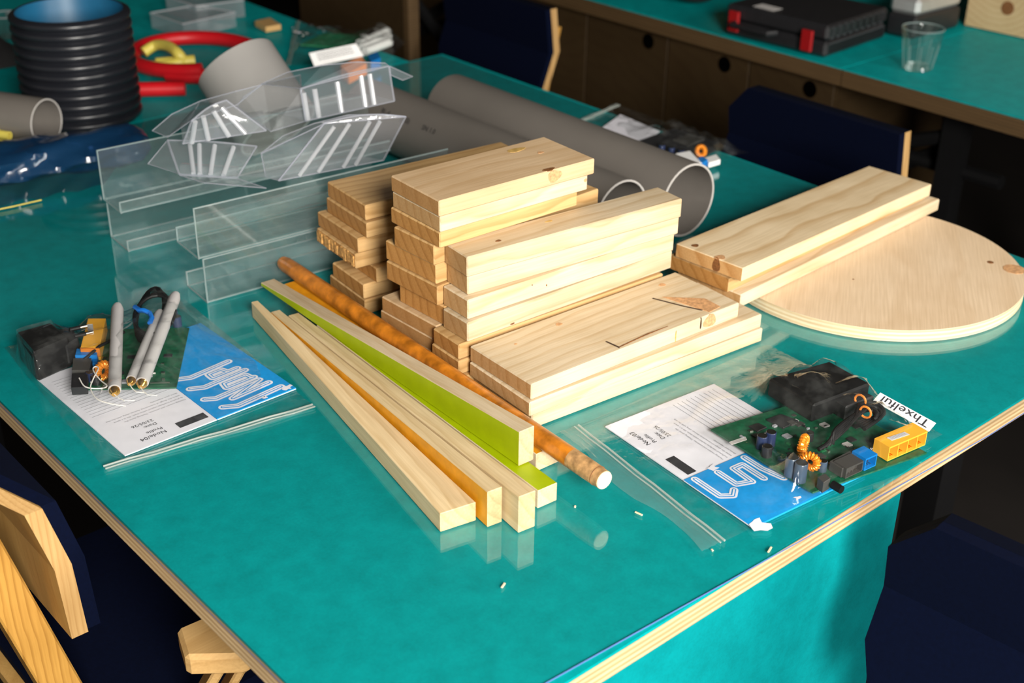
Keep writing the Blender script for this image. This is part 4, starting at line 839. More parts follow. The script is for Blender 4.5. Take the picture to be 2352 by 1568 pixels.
# adaptor, cable, label in the right bag
ad = thing('power_adaptor', 'black plug-in power adaptor under the film of the right bag', 'power adaptor', P(1850, 880), 'black power adaptors')
aq = [xy(P(px, py, .030)) for px, py in ((1765, 868), (1905, 828), (2000, 880), (1870, 930))]
MB().prism(aq, TZ+.009, TZ+.030).build('adaptor_body', M['black'], ad, bevel=.002)
MB().prism([xy(P(px, py, .028)) for px, py in ((1898, 900), (1958, 880), (2010, 905), (1945, 930))], TZ+.009, TZ+.026).build('plug_face', M['black_soft'], ad, bevel=.0015)
cb = thing('power_cable', 'black power cable bundle coiled across the right circuit board', 'cable', P(1960, 950), 'black power cables')
rr = random.Random(3)
for k in range(5):
    pts = [P(1880+20*k*.4, 1032-k*3, .016), P(1920, 1005-k*5, .020+.002*k), P(1960+k*6, 965-k*6, .026), P(1975+k*9, 930+k*4, .028), P(2010, 925+k*9, .024), P(2030-k*8, 950+k*3, .02), P(1985-k*4, 985-k*4, .02)]
    sp = []
    for i in range(25):
        u = i/24*(len(pts)-1); j = min(int(u), len(pts)-2); p0, p1, p2, p3 = pts[max(j-1, 0)], pts[j], pts[j+1], pts[min(j+2, len(pts)-1)]; f = u-j
        sp.append(.5*((2*p1)+(p2-p0)*f+(2*p0-5*p1+4*p2-p3)*f*f+(3*p1-p0-3*p2+p3)*f**3))
    MB().tube(sp, .0021, 8).build('cable_loop', M['black'], cb, smooth=True)
for (px, py) in ((1976, 919), (1988, 946)): MB().torus(P(px, py, .029), .006, .0012, ub+vb*.3, 14, 6).build('orange_tie', M['orange'], cb, smooth=True)
la, lb, lc = P(2022, 902, .026), P(2150, 972, .014), P(2118, 986, .016)
lq = (lb-la).normalized(); lt = thing('name_label', 'white paper label with black blackletter name at the right bag end', 'label', la)
ly = (P(2112, 987, .012)-lb); ly -= lq*ly.dot(lq); ly.normalize()
MB().obox(la+ly*.0, lq*(lb-la).length, ly*.0155, Vector((0, 0, .0004))).build('label_paper', M['label'], lt)
text_mesh('label_text', 'Thxelful', .0165, M['ink'], lb+ly*.0022-lq*.004+Vector((0, 0, .0007)), -lq, ly, lt, .0002)
cr = [P(1690, 1228), P(2128, 1046), P(1770, 800), P(1345, 972)]
cR = [P(1668, 1243), P(2165, 1000), P(1762, 792), P(1332, 978)]
obR = [([xy(o0), xy(o0+ub*UB), xy(o0+ub*UB+vb*VB), xy(o0+vb*VB)], PZ+.001), (aq, .031), ([xy(P(2043, 1027, .0255)), xy(P(2131, 990, .0255)), xy(P(2096, 973, .0255)), xy(P(2010, 1011, .0255))], .0258),
       ([xy(P(1956, 1036, .0225)), xy(P(1990, 1054, .0225)), xy(P(2015, 1042, .0225)), xy(P(1978, 1025, .0225))], .0228), ([xy(P(1950, 940, .03)), xy(P(2010, 970, .03)), xy(P(2030, 930, .03)), xy(P(1970, 900, .03))], .031),
       ([xy(P(1810, 1070, .03)), xy(P(1845, 1085, .03)), xy(P(1850, 1065, .03)), xy(P(1820, 1050, .03))], .0295)]
bag('zip_bag', 'clear zip bag with router board, adaptor and booklet at the right table edge', [cR[0], cR[1], cR[2], cR[3]], obR, 3, 'left', flap=.034, amp=.0020)

# --- left bag
A_, B_, C_ = P(287, 1047, .001), P(680, 893, .001), P(95, 868, .001)
uxl = (B_-A_); ll = uxl.length; uxl.normalize(); uyl = Vector((-uxl.y, uxl.x, 0))
LETL = [[(0, 0), (.2, 3.6), (1.2, 4.4)], [(1.7, .2), (1.9, 3.2), (3.0, .4), (3.2, 4.0), (4.0, 4.6)], [(3.9, .4), (4.2, 2.6), (5.2, 2.4), (4.9, .6), (4.1, .6)], [(5.9, .2), (6.1, 3.6), (7.0, 4.4)], [(6.9, .4), (7.1, 2.4), (8.1, 2.3), (8.0, 1.3), (7.1, 1.2)], [(8.9, .2), (9.0, 3.4), (9.8, 4.2)]]
LETL = [[(x*.62, y) for (x, y) in st] for st in LETL]
booklet('booklet', 'booklet with a blue lettered cover page inside the left clear bag', A_, uxl, uyl, ll*.515, ll*.485, .195, .0006, (LETL, [(.088, .006, .006), (.06, .004, .003), (.02, .15, .005)], (.084, .012), (-.12, .99, -.99, -.12), .0152), '04')
o0, o1, o2 = P(165, 893, .014), P(405, 888, .014), P(433, 737, .022)
ul = (o1-o0); ULn = ul.length; ul.normalize(); vl = (o2-o1); vl.z = 0; VL = vl.length; vl.normalize(); PZ = .0135
pcbL = thing('circuit_board', 'green router circuit board with antennas on it in the left bag', 'circuit board', Vector((o0.x, o0.y, TZ+.0115)), 'router circuit boards')
MB().prism([xy(o0), xy(o1), xy(o1+vl*VL), xy(o0+vl*VL)], TZ+.0118, TZ+PZ).build('board', M['pcb'], pcbL)
small_parts(pcbL, o0, ul, vl, ULn, VL*.6, PZ, 34, 9)
sockets(pcbL, xy(P(187, 800, .03)), xy(P(232, 797, .03)), PZ, .0155, .03, 2, 'port_y', 'port_in') if False else quad_block([(185, 797), (228, 797), (243, 731), (202, 731)], .030, .016, 'port_block', M['port_y'], pcbL)
quad_block([(183, 797), (229, 798), (229, 801), (184, 800)], .0302, .010, 'socket_recess', M['port_in'], pcbL)
quad_block([(200, 745), (213, 744), (216, 766), (203, 768)], .0303, .0003, 'sticker', M['sticker'], pcbL)
quad_block([(172, 816), (222, 816), (224, 802), (176, 800)], .026, .012, 'wan_socket', M['port_b'], pcbL); quad_block([(212, 835), (224, 834), (224, 815), (212, 816)], .022, .008, 'wan_socket_leg', M['port_b'], pcbL)
quad_block([(165, 850), (205, 850), (210, 822), (168, 822)], .024, .010, 'socket', M['port_g'], pcbL); quad_block([(163, 890), (200, 888), (202, 855), (165, 857)], .023, .009, 'socket', M['chip'], pcbL)
toroid(pcbL, 237, 852, .021, .0075, .0037, (.3, -1, .1))
for (px, py, r, h, m) in ((400, 735, .005, .012, 'cap'), (408, 748, .005, .012, 'cap'), (210, 873, .005, .010, 'cap'), (222, 880, .005, .009, 'chip')): capacitor(pcbL, px, py, PZ, r, h, m)
MB().obox(P(345, 881, PZ+.001), ul*.02, vl*.0012, Vector((0, 0, .0012))).build('wire_link', M['metal'], pcbL)
# antennas
def antenna(label, near, far, zn, zf, r):
    a, b = P(*near, zn), P(*far, zf); d = (b-a).normalized(); t = thing('antenna', label, 'antenna', (a.x, a.y, a.z-r), 'grey router antennas')
    MB().tube([a+d*.012, a+d*.03, lerp(a, b, .95), b], r, 16, rs=[r*.97, r, r, r*.7]).build('sleeve', M['antenna'], t, smooth=True)
    MB().tube([a+d*.006, a+d*.0125], r, 16, rs=[r*.98, r*.98]).build('collar', M['antenna'], t, smooth=True)
    MB().tube([a-d*.002, a+d*.001, a+d*.003, a+d*.0045, a+d*.0065], r, 12, rs=[r*.4, r*.72, r*.85, r*.62, r*.8]).build('brass_tip', M['gold'], t, smooth=True)
    c = a-d*.002; s_ = Vector((d.y, -d.x, 0))
    MB().tube([c, c-d*.006+s_*.004, c-d*.012+s_*.010, c-d*.013+s_*.02], .0006, 6).build('lead_wire', M['wire'], t)
antenna('leftmost pale grey antenna with brass tip in the left bag', (263, 903), (270, 702), .026, .046, .0067)
antenna('middle pale grey antenna lying slanted in the left bag', (299, 880), (368, 716), .027, .044, .0058)
antenna('right pale grey antenna lying slanted across the green board', (324, 886), (404, 676), .028, .052, .0066)
wl = thing('white_wire', 'thin white looped wire over the left circuit board', 'wire', P(240, 880))
pts = [P(px, py, .03) for px, py in ((182, 868), (196, 888), (228, 892), (246, 886), (230, 872), (214, 850), (218, 842), (226, 846), (214, 870), (208, 892), (222, 915), (250, 926), (288, 932))]
sp = []
for i in range(61):
    u = i/60*(len(pts)-1); j = min(int(u), len(pts)-2); p0, p1, p2, p3 = pts[max(j-1, 0)], pts[j], pts[j+1], pts[min(j+2, len(pts)-1)]; f = u-j
    sp.append(.5*((2*p1)+(p2-p0)*f+(2*p0-5*p1+4*p2-p3)*f*f+(3*p1-p0-3*p2+p3)*f**3))
MB().tube(sp, .0007, 6).build('wire_loop', M['wire'], wl, smooth=True)
pl = thing('power_adaptor', 'black plug-in power adaptor with metal pins at the back of the left bag', 'power adaptor', P(110, 790), 'black power adaptors')
pq = [xy(P(px, py, .038)) for px, py in ((34, 762), (118, 738), (160, 775), (75, 812))]
MB().prism(pq, TZ+.003, TZ+.038).build('adaptor_body', M['black'], pl, bevel=.003)
MB().prism([xy(P(px, py, .034)) for px, py in ((128, 752), (164, 746), (180, 772), (150, 790))], TZ+.008, TZ+.032).build('plug_face', M['black_soft'], pl, bevel=.002)
for (x0, y0, x1, y1) in ((160, 757, 200, 748), (172, 772, 214, 762)):
    a, b = P(x0, y0, .036), P(x1, y1, .036); MB().tube([a, lerp(a, b, .6)], .0022, 10).build('plug_pin_sleeve', M['black'], pl); MB().tube([lerp(a, b, .55), b], .0019, 10).build('plug_pin', M['metal'], pl, smooth=True)
cl = thing('power_cable', 'coiled black power cable with a blue twist tie in the left bag', 'cable', P(330, 740), 'black power cables')
for k in range(6):
    c0 = P(345+k*2, 722, .036+.002*k); pts = []
    for i in range(22):
        th = 2*math.pi*i/21; pts.append(c0+vl*math.cos(th)*(.055-.004*k)+ul*math.sin(th)*(.014+.0015*k)+Vector((0, 0, .006*math.cos(th))))
    MB().tube(pts, .0022, 8).build('cable_loop', M['black'], cl, smooth=True)
MB().tube([P(285, 762, .03), P(258, 780, .03), P(228, 795, .03), P(206, 815, .026), P(190, 828, .022)], .0017, 8).build('cable_tail', M['black'], cl, smooth=True)
MB().tube([P(310, 705, .048), P(320, 712, .05), P(332, 713, .052), P(344, 719, .05), P(349, 730, .048), P(344, 742, .046)], .0028, 8).build('twist_tie', M['tie'], cl, smooth=True)
cL = [P(236, 1072), P(716, 930), P(425, 690), P(10, 800)]
obL = [([xy(o0), xy(o1), xy(o1+vl*VL), xy(o0+vl*VL)], .020), (pq, .040), ([xy(P(295, 770, .05)), xy(P(400, 760, .05)), xy(P(410, 680, .05)), xy(P(350, 670, .05))], .050),
       ([xy(P(250, 910, .035)), xy(P(280, 910, .035)), xy(P(280, 720, .045)), xy(P(262, 720, .045))], .036), ([xy(P(290, 890, .035)), xy(P(340, 890, .035)), xy(P(410, 700, .045)), xy(P(365, 710, .045))], .038), ([xy(P(185, 797, .03)), xy(P(228, 797, .03)), xy(P(243, 731, .03)), xy(P(202, 731, .03))], .032)]
bag('zip_bag', 'clear zip bag with antennas, router board and blue booklet at the left', cL, obL, 8, 'near', flap=.014, amp=.0016)

# --- bag behind the big pipe
b3 = [P(1338, 282), P(1600, 372), P(1722, 352), P(1425, 244)]
pp = [P(1372, 300, .004), P(1425, 262, .004), P(1515, 300, .004), P(1470, 335, .004)]
tag(MB().prism([xy(p) for p in pp], TZ+.002, TZ+.0035).build('paper_sheet', M['paper'], None), 'printed white sheet inside the bag behind the larger pipe', 'paper')
for k, (a, b) in enumerate((((1468, 318), (1560, 298)), ((1480, 322), (1562, 303)))):
    pass
eb = thing('circuit_board', 'dark router circuit board in the bag behind the larger pipe', 'circuit board', P(1570, 330), 'router circuit boards')
MB().prism([xy(P(px, py, .008)) for px, py in ((1465, 322), (1550, 292), (1668, 330), (1590, 368))], TZ+.004, TZ+.0065).build('board', M['chip'], eb)
quad_block([(1552, 352), (1585, 346), (1612, 374), (1585, 372)], .020, .0135, 'white_socket_cover', M['label'], eb)
quad_block([(1598, 366), (1612, 358), (1626, 366), (1612, 374)], .017, .011, 'port_block', M['port_b'], eb); quad_block([(1618, 362), (1645, 354), (1655, 366), (1628, 374)], .014, .008, 'port_block', M['white'], eb)
toroid(eb, 1610, 347, .014, .0068, .0034, (-1, -.3, .2)); quad_block([(1545, 320), (1585, 306), (1620, 318), (1580, 334)], .009, .0022, 'processor_chip', M['port_g'], eb); quad_block([(1640, 332), (1655, 326), (1662, 334), (1648, 340)], .012, .006, 'crystal_can', M['gold'], eb)
for k in range(3): capacitor(eb, 1520+22*k, 345+6*k, .0065, .005, .009, 'cap')
bag('zip_bag', 'crumpled clear zip bag of router parts behind the larger pipe', b3, [([xy(P(px, py, .01)) for px, py in ((1465, 322), (1550, 292), (1668, 330), (1590, 368))], .014)], 12, 'left', flap=.012, amp=.003, nu=40, nv=30)
# --- bag in the back middle
mb_ = thing('circuit_board', 'bright green circuit board in the bag near the far chairs', 'circuit board', P(770, 95), 'router circuit boards')
MB().prism([xy(P(px, py, .012)) for px, py in ((690, 98), (745, 72), (850, 78), (815, 108))], TZ+.006, TZ+.009).build('board', M['greenp'], mb_); small_parts(mb_, P(700, 98), (1, -.2, 0), (0, 1, 0), .08, .1, .009, 10, 4)
for i, (na, fa) in enumerate((((825, 100), (890, 72)), ((830, 110), (893, 84)), ((838, 118), (895, 97)))):
    a, b = P(*na, .016), P(*fa, .016); t = thing('antenna', ('upper', 'middle', 'lower')[i]+' white antenna of three in the bag near the far chairs', 'antenna', (a.x, a.y, a.z-.0085), 'white antennas in the back bag')
    MB().tube([a, b], .008, 12).build('sleeve', M['white'], t, smooth=True); MB().tube([b, b+(b-a).normalized()*.008], .006, 10).build('tip', M['metal'], t, smooth=True)
lt2 = MB(); q = [P(710, 122, .05), P(818, 100, .05), P(835, 128, .03), P(722, 152, .03)]
lt2.add(q+[p-Vector((0, 0, .0008)) for p in q], [(0, 1, 2, 3), (7, 6, 5, 4), (0, 4, 5, 1), (1, 5, 6, 2), (2, 6, 7, 3), (3, 7, 4, 0)])
card = tag(lt2.build('card', M['label']), 'white card with handwriting leaning on the bag near the far chairs', 'card')
for k in range(3):
    a, b = lerp(q[0], q[3], .25+.2*k), lerp(q[1], q[2], .25+.2*k); pts = [lerp(a, b, .12+.74*i/24)+(q[0]-q[3])*(.05*math.sin(i*2.4+k)) + Vector((0, 0, .0012)) for i in range(25)]
    MB().tube(pts, .0006, 5).build('handwriting', M['ink'], card)
tag(quad_block([(782, 150), (830, 128), (842, 146), (800, 168)], .028, .02, 'socket_block', M['orange'], None), 'orange socket block at the foot of the handwritten card', 'socket')
tag(quad_block([(845, 128), (866, 118), (874, 132), (852, 142)], .026, .018, 'socket_block', M['port_b'], None), 'blue socket block beside the orange one near the far chairs', 'socket')
mb4 = [P(668, 150), P(880, 150), P(935, 95), P(690, 50)]
bag('zip_bag', 'clear zip bag with green board and white antennas near the far chairs', mb4, [([xy(P(px, py, .012)) for px, py in ((690, 98), (745, 72), (850, 78), (815, 108))], .014), ([xy(P(px, py, .02)) for px, py in ((825, 118), (830, 95), (895, 70), (900, 100))], .026)], 21, 'left', flap=.01, amp=.004, nu=40, nv=30)
# clear boxes at the back of the far left table
for i, (pts, h, lb) in enumerate(((((345, 30), (450, 12), (540, 28), (420, 55)), .03, 'shallow clear plastic box behind the black pipe, nearer one'), (((380, -8), (470, -22), (560, 0), (450, 14)), .035, 'shallow clear plastic box behind the black pipe, farther one'))):
    qd = [xy(P(px, py, h)) for px, py in pts]; t = thing('plastic_box', lb, 'box', (*qd[0], TZ), 'clear plastic boxes')
    MB().prism(qd, TZ+.0005, TZ+h).build('box_body', M['pet'], t)
    for k in range(4): MB().tube([Vector((*qd[k], TZ+h)), Vector((*qd[(k+1) % 4], TZ+h))], .0016, 6).build('rim', M['pet_rib'], t)
tag(quad_block([(585, 48), (620, 40), (645, 56), (610, 62)], .012, .011, 'wood_offcut', M['beech'], None), 'small brown wood offcut alone on the back table', 'offcut')
# dark things left of the black pipe
for i, (px, py, r, h) in enumerate(((60, 75, .03, .05), (22, 72, .03, .045))):
    c = P(px, py+14, 0); t = thing('clear_cup', ('clear plastic cup touching the black pipe', 'clear plastic cup at the left frame edge')[i], 'cup', c, 'clear cups by the black pipe')
    MB().lathe([(1e-5, .001), (r*.75, .001), (r, h), (r*.96, h), (r*.72, .003), (1e-5, .003)], c, n=24).build('cup_wall', M['glass'], t, smooth=True); MB().torus(c+Vector((0, 0, h)), r*.98, .0012, (0, 0, 1), 24, 6).build('cup_rim', M['pet_rib'], t, smooth=True)
blk = MB(); c = P(30, 150, .0)
vs = []; fs = []; n = 18
for i in range(n):
    for j in range(n):
        u, v = i/(n-1)*2-1, j/(n-1)*2-1; r2 = max(0, 1-u*u)*max(0, 1-v*v); vs.append((c.x-.06+u*.10, c.y+.12+v*.13, TZ+.0006+.06*r2**.5*(.8+.2*math.sin(u*7+v*5))))
for i in range(n-1):
    for j in range(n-1): fs.append((i*n+j, (i+1)*n+j, (i+1)*n+j+1, i*n+j+1))
tag(blk.add(vs, fs).build('black_bag', M['black_soft'], smooth=True), 'crumpled black bag lying at the left beyond the grey pipe', 'bag')

# ------------------------------------------------------------------ chairs
def chair(name, label, bend, back_mat, group='plywood chairs with navy pads', cham=.05, dark=False, side=None):
    """faces local +X; seat at 0.45, backrest top at 0.79; bend > 0 bulges the back toward the sitter"""
    t = thing(name, label, 'chair', (0, 0, 0), group); Wd = .335; prof = [(.014, .612), (-.022, .70), (-.010, .79)] if dark else [(-.006, .612), (bend, .70), (-.028, .79)]; th = .016
    def shell(off0, off1, inset, nm, mat, top=0):
        b = MB(); pf = [Vector((p[0], 0, p[1])) for p in prof]
        rows = []
        if side:
            for (x, z) in side: rows.append((x, z, Wd/2-inset, Wd/2-inset))
            (xa, za), (xb, zb_) = side[-2], side[-1]; k = (xb-xa)/(zb_-za); rows.append((xb-.036, zb_+.022, Wd/2-inset-.055, Wd/2-inset-.055))
        for k, tt in enumerate(() if side else (0, .22, .5, .76, 1.0)):
            z = lerp(prof[0][1]+inset, prof[2][1]-inset+top, tt)
            if z < prof[1][1]: f = (z-prof[0][1])/(prof[1][1]-prof[0][1]); x = lerp(prof[0][0], prof[1][0], f)
            else: f = (z-prof[1][1])/(prof[2][1]-prof[1][1]); x = lerp(prof[1][0], prof[2][0], f)
            hw = Wd/2-inset-(cham if k == 4 else (.018 if k == 0 else 0)); rows.append((x, z, hw, Wd/2-inset if dark else hw))
        for (x, z, hw, hl) in rows: b.v += [Vector((x+off0, -hw, z)), Vector((x+off0, hl, z)), Vector((x+off1, hl, z)), Vector((x+off1, -hw, z))]
        n = len(rows)
        for i in range(n-1):
            for k in range(4): b.f.append((i*4+k, i*4+(k+1) % 4, (i+1)*4+(k+1) % 4, (i+1)*4+k)); b.m.append(1 if k in (1, 3) and not (dark and i == n-2 and k == 3) else 0)
        b.f += [(3, 2, 1, 0), ((n-1)*4, (n-1)*4+1, (n-1)*4+2, (n-1)*4+3)]; b.m += [1, 0 if dark else 1]
        return b.build(nm, mat, t, local=True)
    shell(0, th, 0, 'backrest', [back_mat, M['chairedge']]); shell(th+.0004, th+.014, 0 if dark else .004, 'back_pad', [M['navy'], M['navy']])
    MB().box((-.01, -.19, .43), (.39, .19, .448)).build('seat', [M['chairply']], t, local=True, bevel=.003); MB().box((.0, -.18, .4485), (.38, .18, .475)).build('seat_pad', M['navy'], t, local=True, bevel=.008)
    for s in (-1, 1):
        MB().obox((.112, s*.105-.021, 0), (.036, 0, 0), (0, .042, 0), (-.178, 0, .735)).build('leg', M['oak'], t, local=True, bevel=.002)
        MB().obox((.33, s*.15-.02, 0), (.036, 0, 0), (0, .04, 0), (0, 0, .429)).build('leg', M['oak'], t, local=True, bevel=.002)
    return t
def copy_tree(o, label, loc, rz):
    c = o.copy(); COL.objects.link(c); c.location = loc; c.rotation_euler.z = rz; c['label'] = label
    for ch in list(o.children):
        d = ch.copy(); COL.objects.link(d); d.parent = c
    return c
# chair at the left, back toward the camera, tucked under the table
e1, e2, e3 = PYp(97, 1168, .965), PYp(165, 1295, .965), PYp(203, 1450, .965)
ch2 = chair('chair', 'plywood backed chair with oak post tucked in at the left table edge', .014, M['chairply'], side=[(q.x-e2.x, q.z) for q in (e3, e2, e1)])
ch2.location = (e2.x-.016, .965+.1675, 0)
# pad side chairs
a, b = P(1700, 195, .05), P(2050, 298, .05)
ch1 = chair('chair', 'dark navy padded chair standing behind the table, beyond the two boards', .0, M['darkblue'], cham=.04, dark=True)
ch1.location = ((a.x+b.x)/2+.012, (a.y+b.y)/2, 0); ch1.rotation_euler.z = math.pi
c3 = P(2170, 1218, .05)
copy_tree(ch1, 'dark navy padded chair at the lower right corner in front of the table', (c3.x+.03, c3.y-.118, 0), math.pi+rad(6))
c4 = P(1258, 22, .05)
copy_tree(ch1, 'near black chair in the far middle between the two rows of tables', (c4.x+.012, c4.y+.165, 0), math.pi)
# wooden trestle foot glimpsed under the near table corner
wf = thing('wooden_trestle', 'chunky beech trestle foot half hidden under the left table edge', 'trestle', (.52, .86, 0))
zt_ = -.11
pA = [P(px, py, zt_) for px, py in ((405, 1440), (470, 1412), (560, 1440), (600, 1475), (560, 1505), (425, 1508))]
MB().prism([xy(p) for p in pA], TZ+zt_-.024, TZ+zt_).build('head_block', M['beech'], wf, bevel=.004)
for (x0, x1, nm) in ((520, 548, 0), (572, 596, 1)):
    a, b = P(x0, 1490, -.137), P(x1, 1490, -.137); d = (b-a); f = P(x0-75, 1620, -.22)-P(x0, 1490, -.137)
    MB().obox(a, d, d.cross(f).normalized()*.03, f*2.0).build('leg', M['beech'], wf, bevel=.002)

# ------------------------------------------------------------------ far row of tables
FX = P(1935, 155).x; FY = P(1935, 155).y; fe = .034
TTs = TT; TT = .034
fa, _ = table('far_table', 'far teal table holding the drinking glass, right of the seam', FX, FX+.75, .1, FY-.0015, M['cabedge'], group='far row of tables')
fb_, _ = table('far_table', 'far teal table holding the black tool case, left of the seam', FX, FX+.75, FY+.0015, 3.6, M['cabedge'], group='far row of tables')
TT = TTs
for t, ys in ((fa, (.3, 1.2)), (fb_, (3.4,))):
    for y in ys:
        for x in (FX+.1, FX+.65): MB().box((x-.02, y-.02, 0), (x+.02, y+.02, TZ-.034)).build('leg', M['steel'], t)
tr = fa
def bar(p0, p1, r=.014): MB().tube([p0, p1], r, 8).build('steel_bar', M['steel'], tr, smooth=True)
for (px, py0, py1) in ((1945, 262, 480), (2178, 330, 560)):
    a = PX(px, py0, FX+.12); bar(Vector((a.x, a.y, TZ-.04)), Vector((a.x, a.y-.02, .02)), .02)
bar(PX(2030, 330, FX+.1), PX(2200, 310, FX+.1)); bar(PX(2040, 345, FX+.12), PX(2300, 420, FX+.12)); bar(PX(2010, 400, FX+.14), PX(2200, 330, FX+.14)); bar(PX(1965, 440, FX+.16), PX(2180, 470, FX+.16))
# cabinet fronts with finger holes
cx = FX+.03; zc = TZ-.036
cab = thing('cabinet', 'dim plywood cabinet with round finger holes under the far table', 'cabinet', (cx+.2, 2.2, 0))
edges = [PX(1905, 300, cx).y, PX(1712, 250, cx).y, PX(1528, 200, cx).y, PX(1345, 150, cx).y, 2.9]
holes = [PX(1860, 205, cx), PX(1664, 148, cx), PX(1489, 95, cx)]
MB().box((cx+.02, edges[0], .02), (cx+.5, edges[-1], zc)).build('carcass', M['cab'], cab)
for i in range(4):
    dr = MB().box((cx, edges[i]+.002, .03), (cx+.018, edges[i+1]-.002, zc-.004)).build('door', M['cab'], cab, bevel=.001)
    if i < 3:
        h = holes[i]; MB().lathe([(1e-5, .0), (.0165, .0), (.0165, -.003), (1e-5, -.003)], Vector((cx-.0008, h.y, h.z)), (-1, 0, 0), 20).build('finger_hole', M['hole'], dr)
# panel at the upper left of the frame
pn = thing('plywood_screen', 'brown plywood side panel standing upright in the far background', 'panel', PX(810, 60, 1.75))
y0, y1 = PX(930, 60, 1.75).y, PX(690, 40, 1.75).y
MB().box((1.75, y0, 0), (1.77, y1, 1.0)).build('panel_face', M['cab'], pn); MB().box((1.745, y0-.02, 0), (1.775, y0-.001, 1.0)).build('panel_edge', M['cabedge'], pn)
tr = thing('trestle_frame', 'black crossed steel legs beside the brown plywood panel', 'trestle', (1.85, y0-.2, 0))
bar(PX(950, 0, 1.85), PX(1040, 120, 1.85)); bar(PX(1045, 0, 1.88), PX(950, 60, 1.88)); bar(PX(960, 70, 1.9), PX(1045, 50, 1.9))
# black tool case
ca, cb_, cc_ = P(1662, 78), P(1887, 133), P(2036, 88); ex = (cb_-ca); ed = (cc_-cb_); ed -= ex.normalized()*ed.dot(ex.normalized()); Hk = .062
tc_ = thing('tool_case', 'black plastic tool case with red latches on the far table', 'tool case', (ca+cb_)/2)
ex *= 1.03
MB().obox(ca+Vector((0, 0, .0006)), ex, ed, Vector((0, 0, Hk*.48))).build('case_base', M['caseblack'], tc_, bevel=.006); MB().obox(ca+Vector((0, 0, Hk*.52)), ex, ed, Vector((0, 0, Hk*.48))).build('case_lid', M['caseblack'], tc_, bevel=.006)
for k in range(9): MB().obox(cb_+ex*.03/1.03+ed*(.06+.1*k)+Vector((0, 0, Hk*.55)), ex.normalized()*-.004, ed*.055, Vector((0, 0, Hk*.38))).build('lid_rib', M['caselid'], tc_, bevel=.0008)
MB().obox(cb_+ex*.03/1.03+ed*.05+Vector((0, 0, Hk*.1)), ex.normalized()*-.0035, ed*.9, Vector((0, 0, Hk*.34))).build('side_plate', M['caselid'], tc_, bevel=.0008)
for (px, py) in ((1684, 60), (1851, 104)):
    p = PX(px, py+8, ca.x-.004); MB().box((ca.x-.008, p.y-.012, TZ+.012), (ca.x-.0006, p.y+.012, TZ+.052)).build('latch', M['latch'], tc_, bevel=.001)
p = PX(1738, 32, ca.x-.004); MB().obox(Vector((ca.x+.02, p.y-.02, TZ+Hk+.0009)), (.03, 0, 0), (0, .05, 0), (0, 0, .0006)).build('white_sticker', M['sticker'], tc_)
MB().tube([Vector((ca.x-.002, p.y-.05, TZ+.03)), Vector((ca.x-.022, p.y-.045, TZ+.03)), Vector((ca.x-.022, p.y+.045, TZ+.03)), Vector((ca.x-.002, p.y+.05, TZ+.03))], .006, 8).build('handle', M['caseblack'], tc_, smooth=True)
# silver and black device
sq = [xy(P(px, py, .0)) for px, py in ((2030, 78), (2098, 92), (2200, 64), (2145, 20))]
sv = thing('silver_device', 'silver topped black box device behind the drinking glass', 'device', (*sq[0], TZ))
MB().prism(sq, TZ+.0006, TZ+.045).build('black_base', M['caseblack'], sv, bevel=.006); MB().prism([(lerp(sum(q[0] for q in sq)/4, q[0], .97), lerp(sum(q[1] for q in sq)/4, q[1], .97)) for q in sq], TZ+.0455, TZ+.08).build('silver_shell', M['silver'], sv, bevel=.008)
# drinking glass: fluted tumbler
g = P(2106, 158); gt = thing('drinking_glass', 'empty clear fluted drinking glass on the far table', 'glass', g, None)
def flute(r0, r1, h0, h1, n=40, amp=.04):
    b = MB(); rows = 8
    for i in range(rows):
        t = i/(rows-1); r = lerp(r0, r1, t); a_ = amp*(1-max(0, (t-.6)/.4))
        b.v += [g+Vector((math.cos(2*math.pi*k/n)*r*(1+a_*math.cos(10*2*math.pi*k/n)), math.sin(2*math.pi*k/n)*r*(1+a_*math.cos(10*2*math.pi*k/n)), lerp(h0, h1, t))) for k in range(n)]
    for i in range(rows-1):
        for k in range(n): b.f.append((i*n+k, i*n+(k+1) % n, (i+1)*n+(k+1) % n, (i+1)*n+k)); b.m.append(0)
    return b
flute(.0265, .039, .001, .077).build('outer_wall', M['glass'], gt, smooth=True); flute(.0235, .0365, .009, .0765, amp=.0).build('inner_wall', M['glass'], gt, smooth=True)
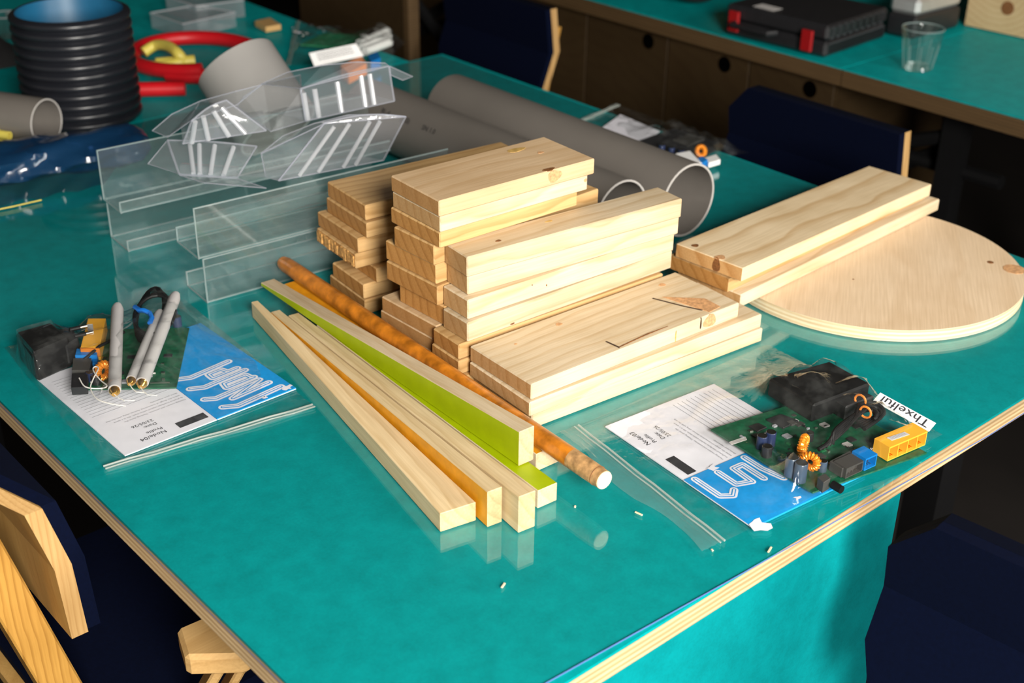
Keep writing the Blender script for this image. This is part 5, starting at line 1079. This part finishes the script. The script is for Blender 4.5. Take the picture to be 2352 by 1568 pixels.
MB().lathe([(1e-5, .0006), (.0255, .0006), (.0265, .002), (.024, .008), (1e-5, .0085)], g, n=32).build('thick_base', M['glass'], gt, smooth=True); MB().torus(g+Vector((0, 0, .077)), .0378, .0012, (0, 0, 1), 32, 6).build('rim', M['acryl_edge'], gt, smooth=True)
for k in range(10):
    th = 2*math.pi*k/10; u = Vector((math.cos(th), math.sin(th), 0)); MB().tube([g+u*.0272+Vector((0, 0, .004)), g+u*.0345+Vector((0, 0, .05))], .0007, 5).build('flute_ridge', M['acryl_edge'], gt)
# pine box at the top right
qa, qb = P(2215, 58), P(2352, 88); bx_ = thing('pine_box', 'knotty pine box at the top right corner on the far table', 'box', qa)
dv = (qb-qa).normalized(); nv_ = Vector((-dv.y, dv.x, 0)); nv_ = nv_ if nv_.x > 0 else -nv_
MB().obox(qa+Vector((0, 0, .0006)), dv*.45, nv_*.018, Vector((0, 0, .22))).build('front_board', M['pineT'], bx_); MB().obox(qa+Vector((0, 0, .0006))+nv_*.0185, dv*.018, nv_*.25, Vector((0, 0, .22))).build('side_board', M['pineT'], bx_)
kp = P(2310, 75); k0 = qa+dv*(kp-qa).dot(dv)+Vector((0, 0, .052)); MB().lathe([(1e-5, .0006), (.014, .0003), (.014, -.0005)], k0-nv_*.0002, -nv_, 14).build('knot', M['knot'], bx_)
# clutter at the top edge of the far table
for i, (px, py, m, r, lb) in enumerate(((1560, 22, 'black_soft', .05, 'black cloth tool pouch beside the tool case'), (1508, 8, 'caseblack', .03, 'small dark tool lump at the upper table rim'))):
    c = P(px, py-10); b = MB(); vs = []
    b.lathe([(r*math.sin(math.pi*k/8)+1e-5, r*.45*(1-math.cos(math.pi*k/8))) for k in range(9)], c+Vector((.05, 0, .0008)), n=14); tag(b.build('tool_pouch', M[m], smooth=True), lb, 'pouch', 'dark pouches on the far table')
c = P(1618, 8); tag(MB().torus(c+Vector((.04, 0, .045)), .022, .007, (.3, .2, 1), 18, 8).build('yellow_ring', M['yellow'], smooth=True), 'yellow plastic ring on top of the far table clutter', 'ring')
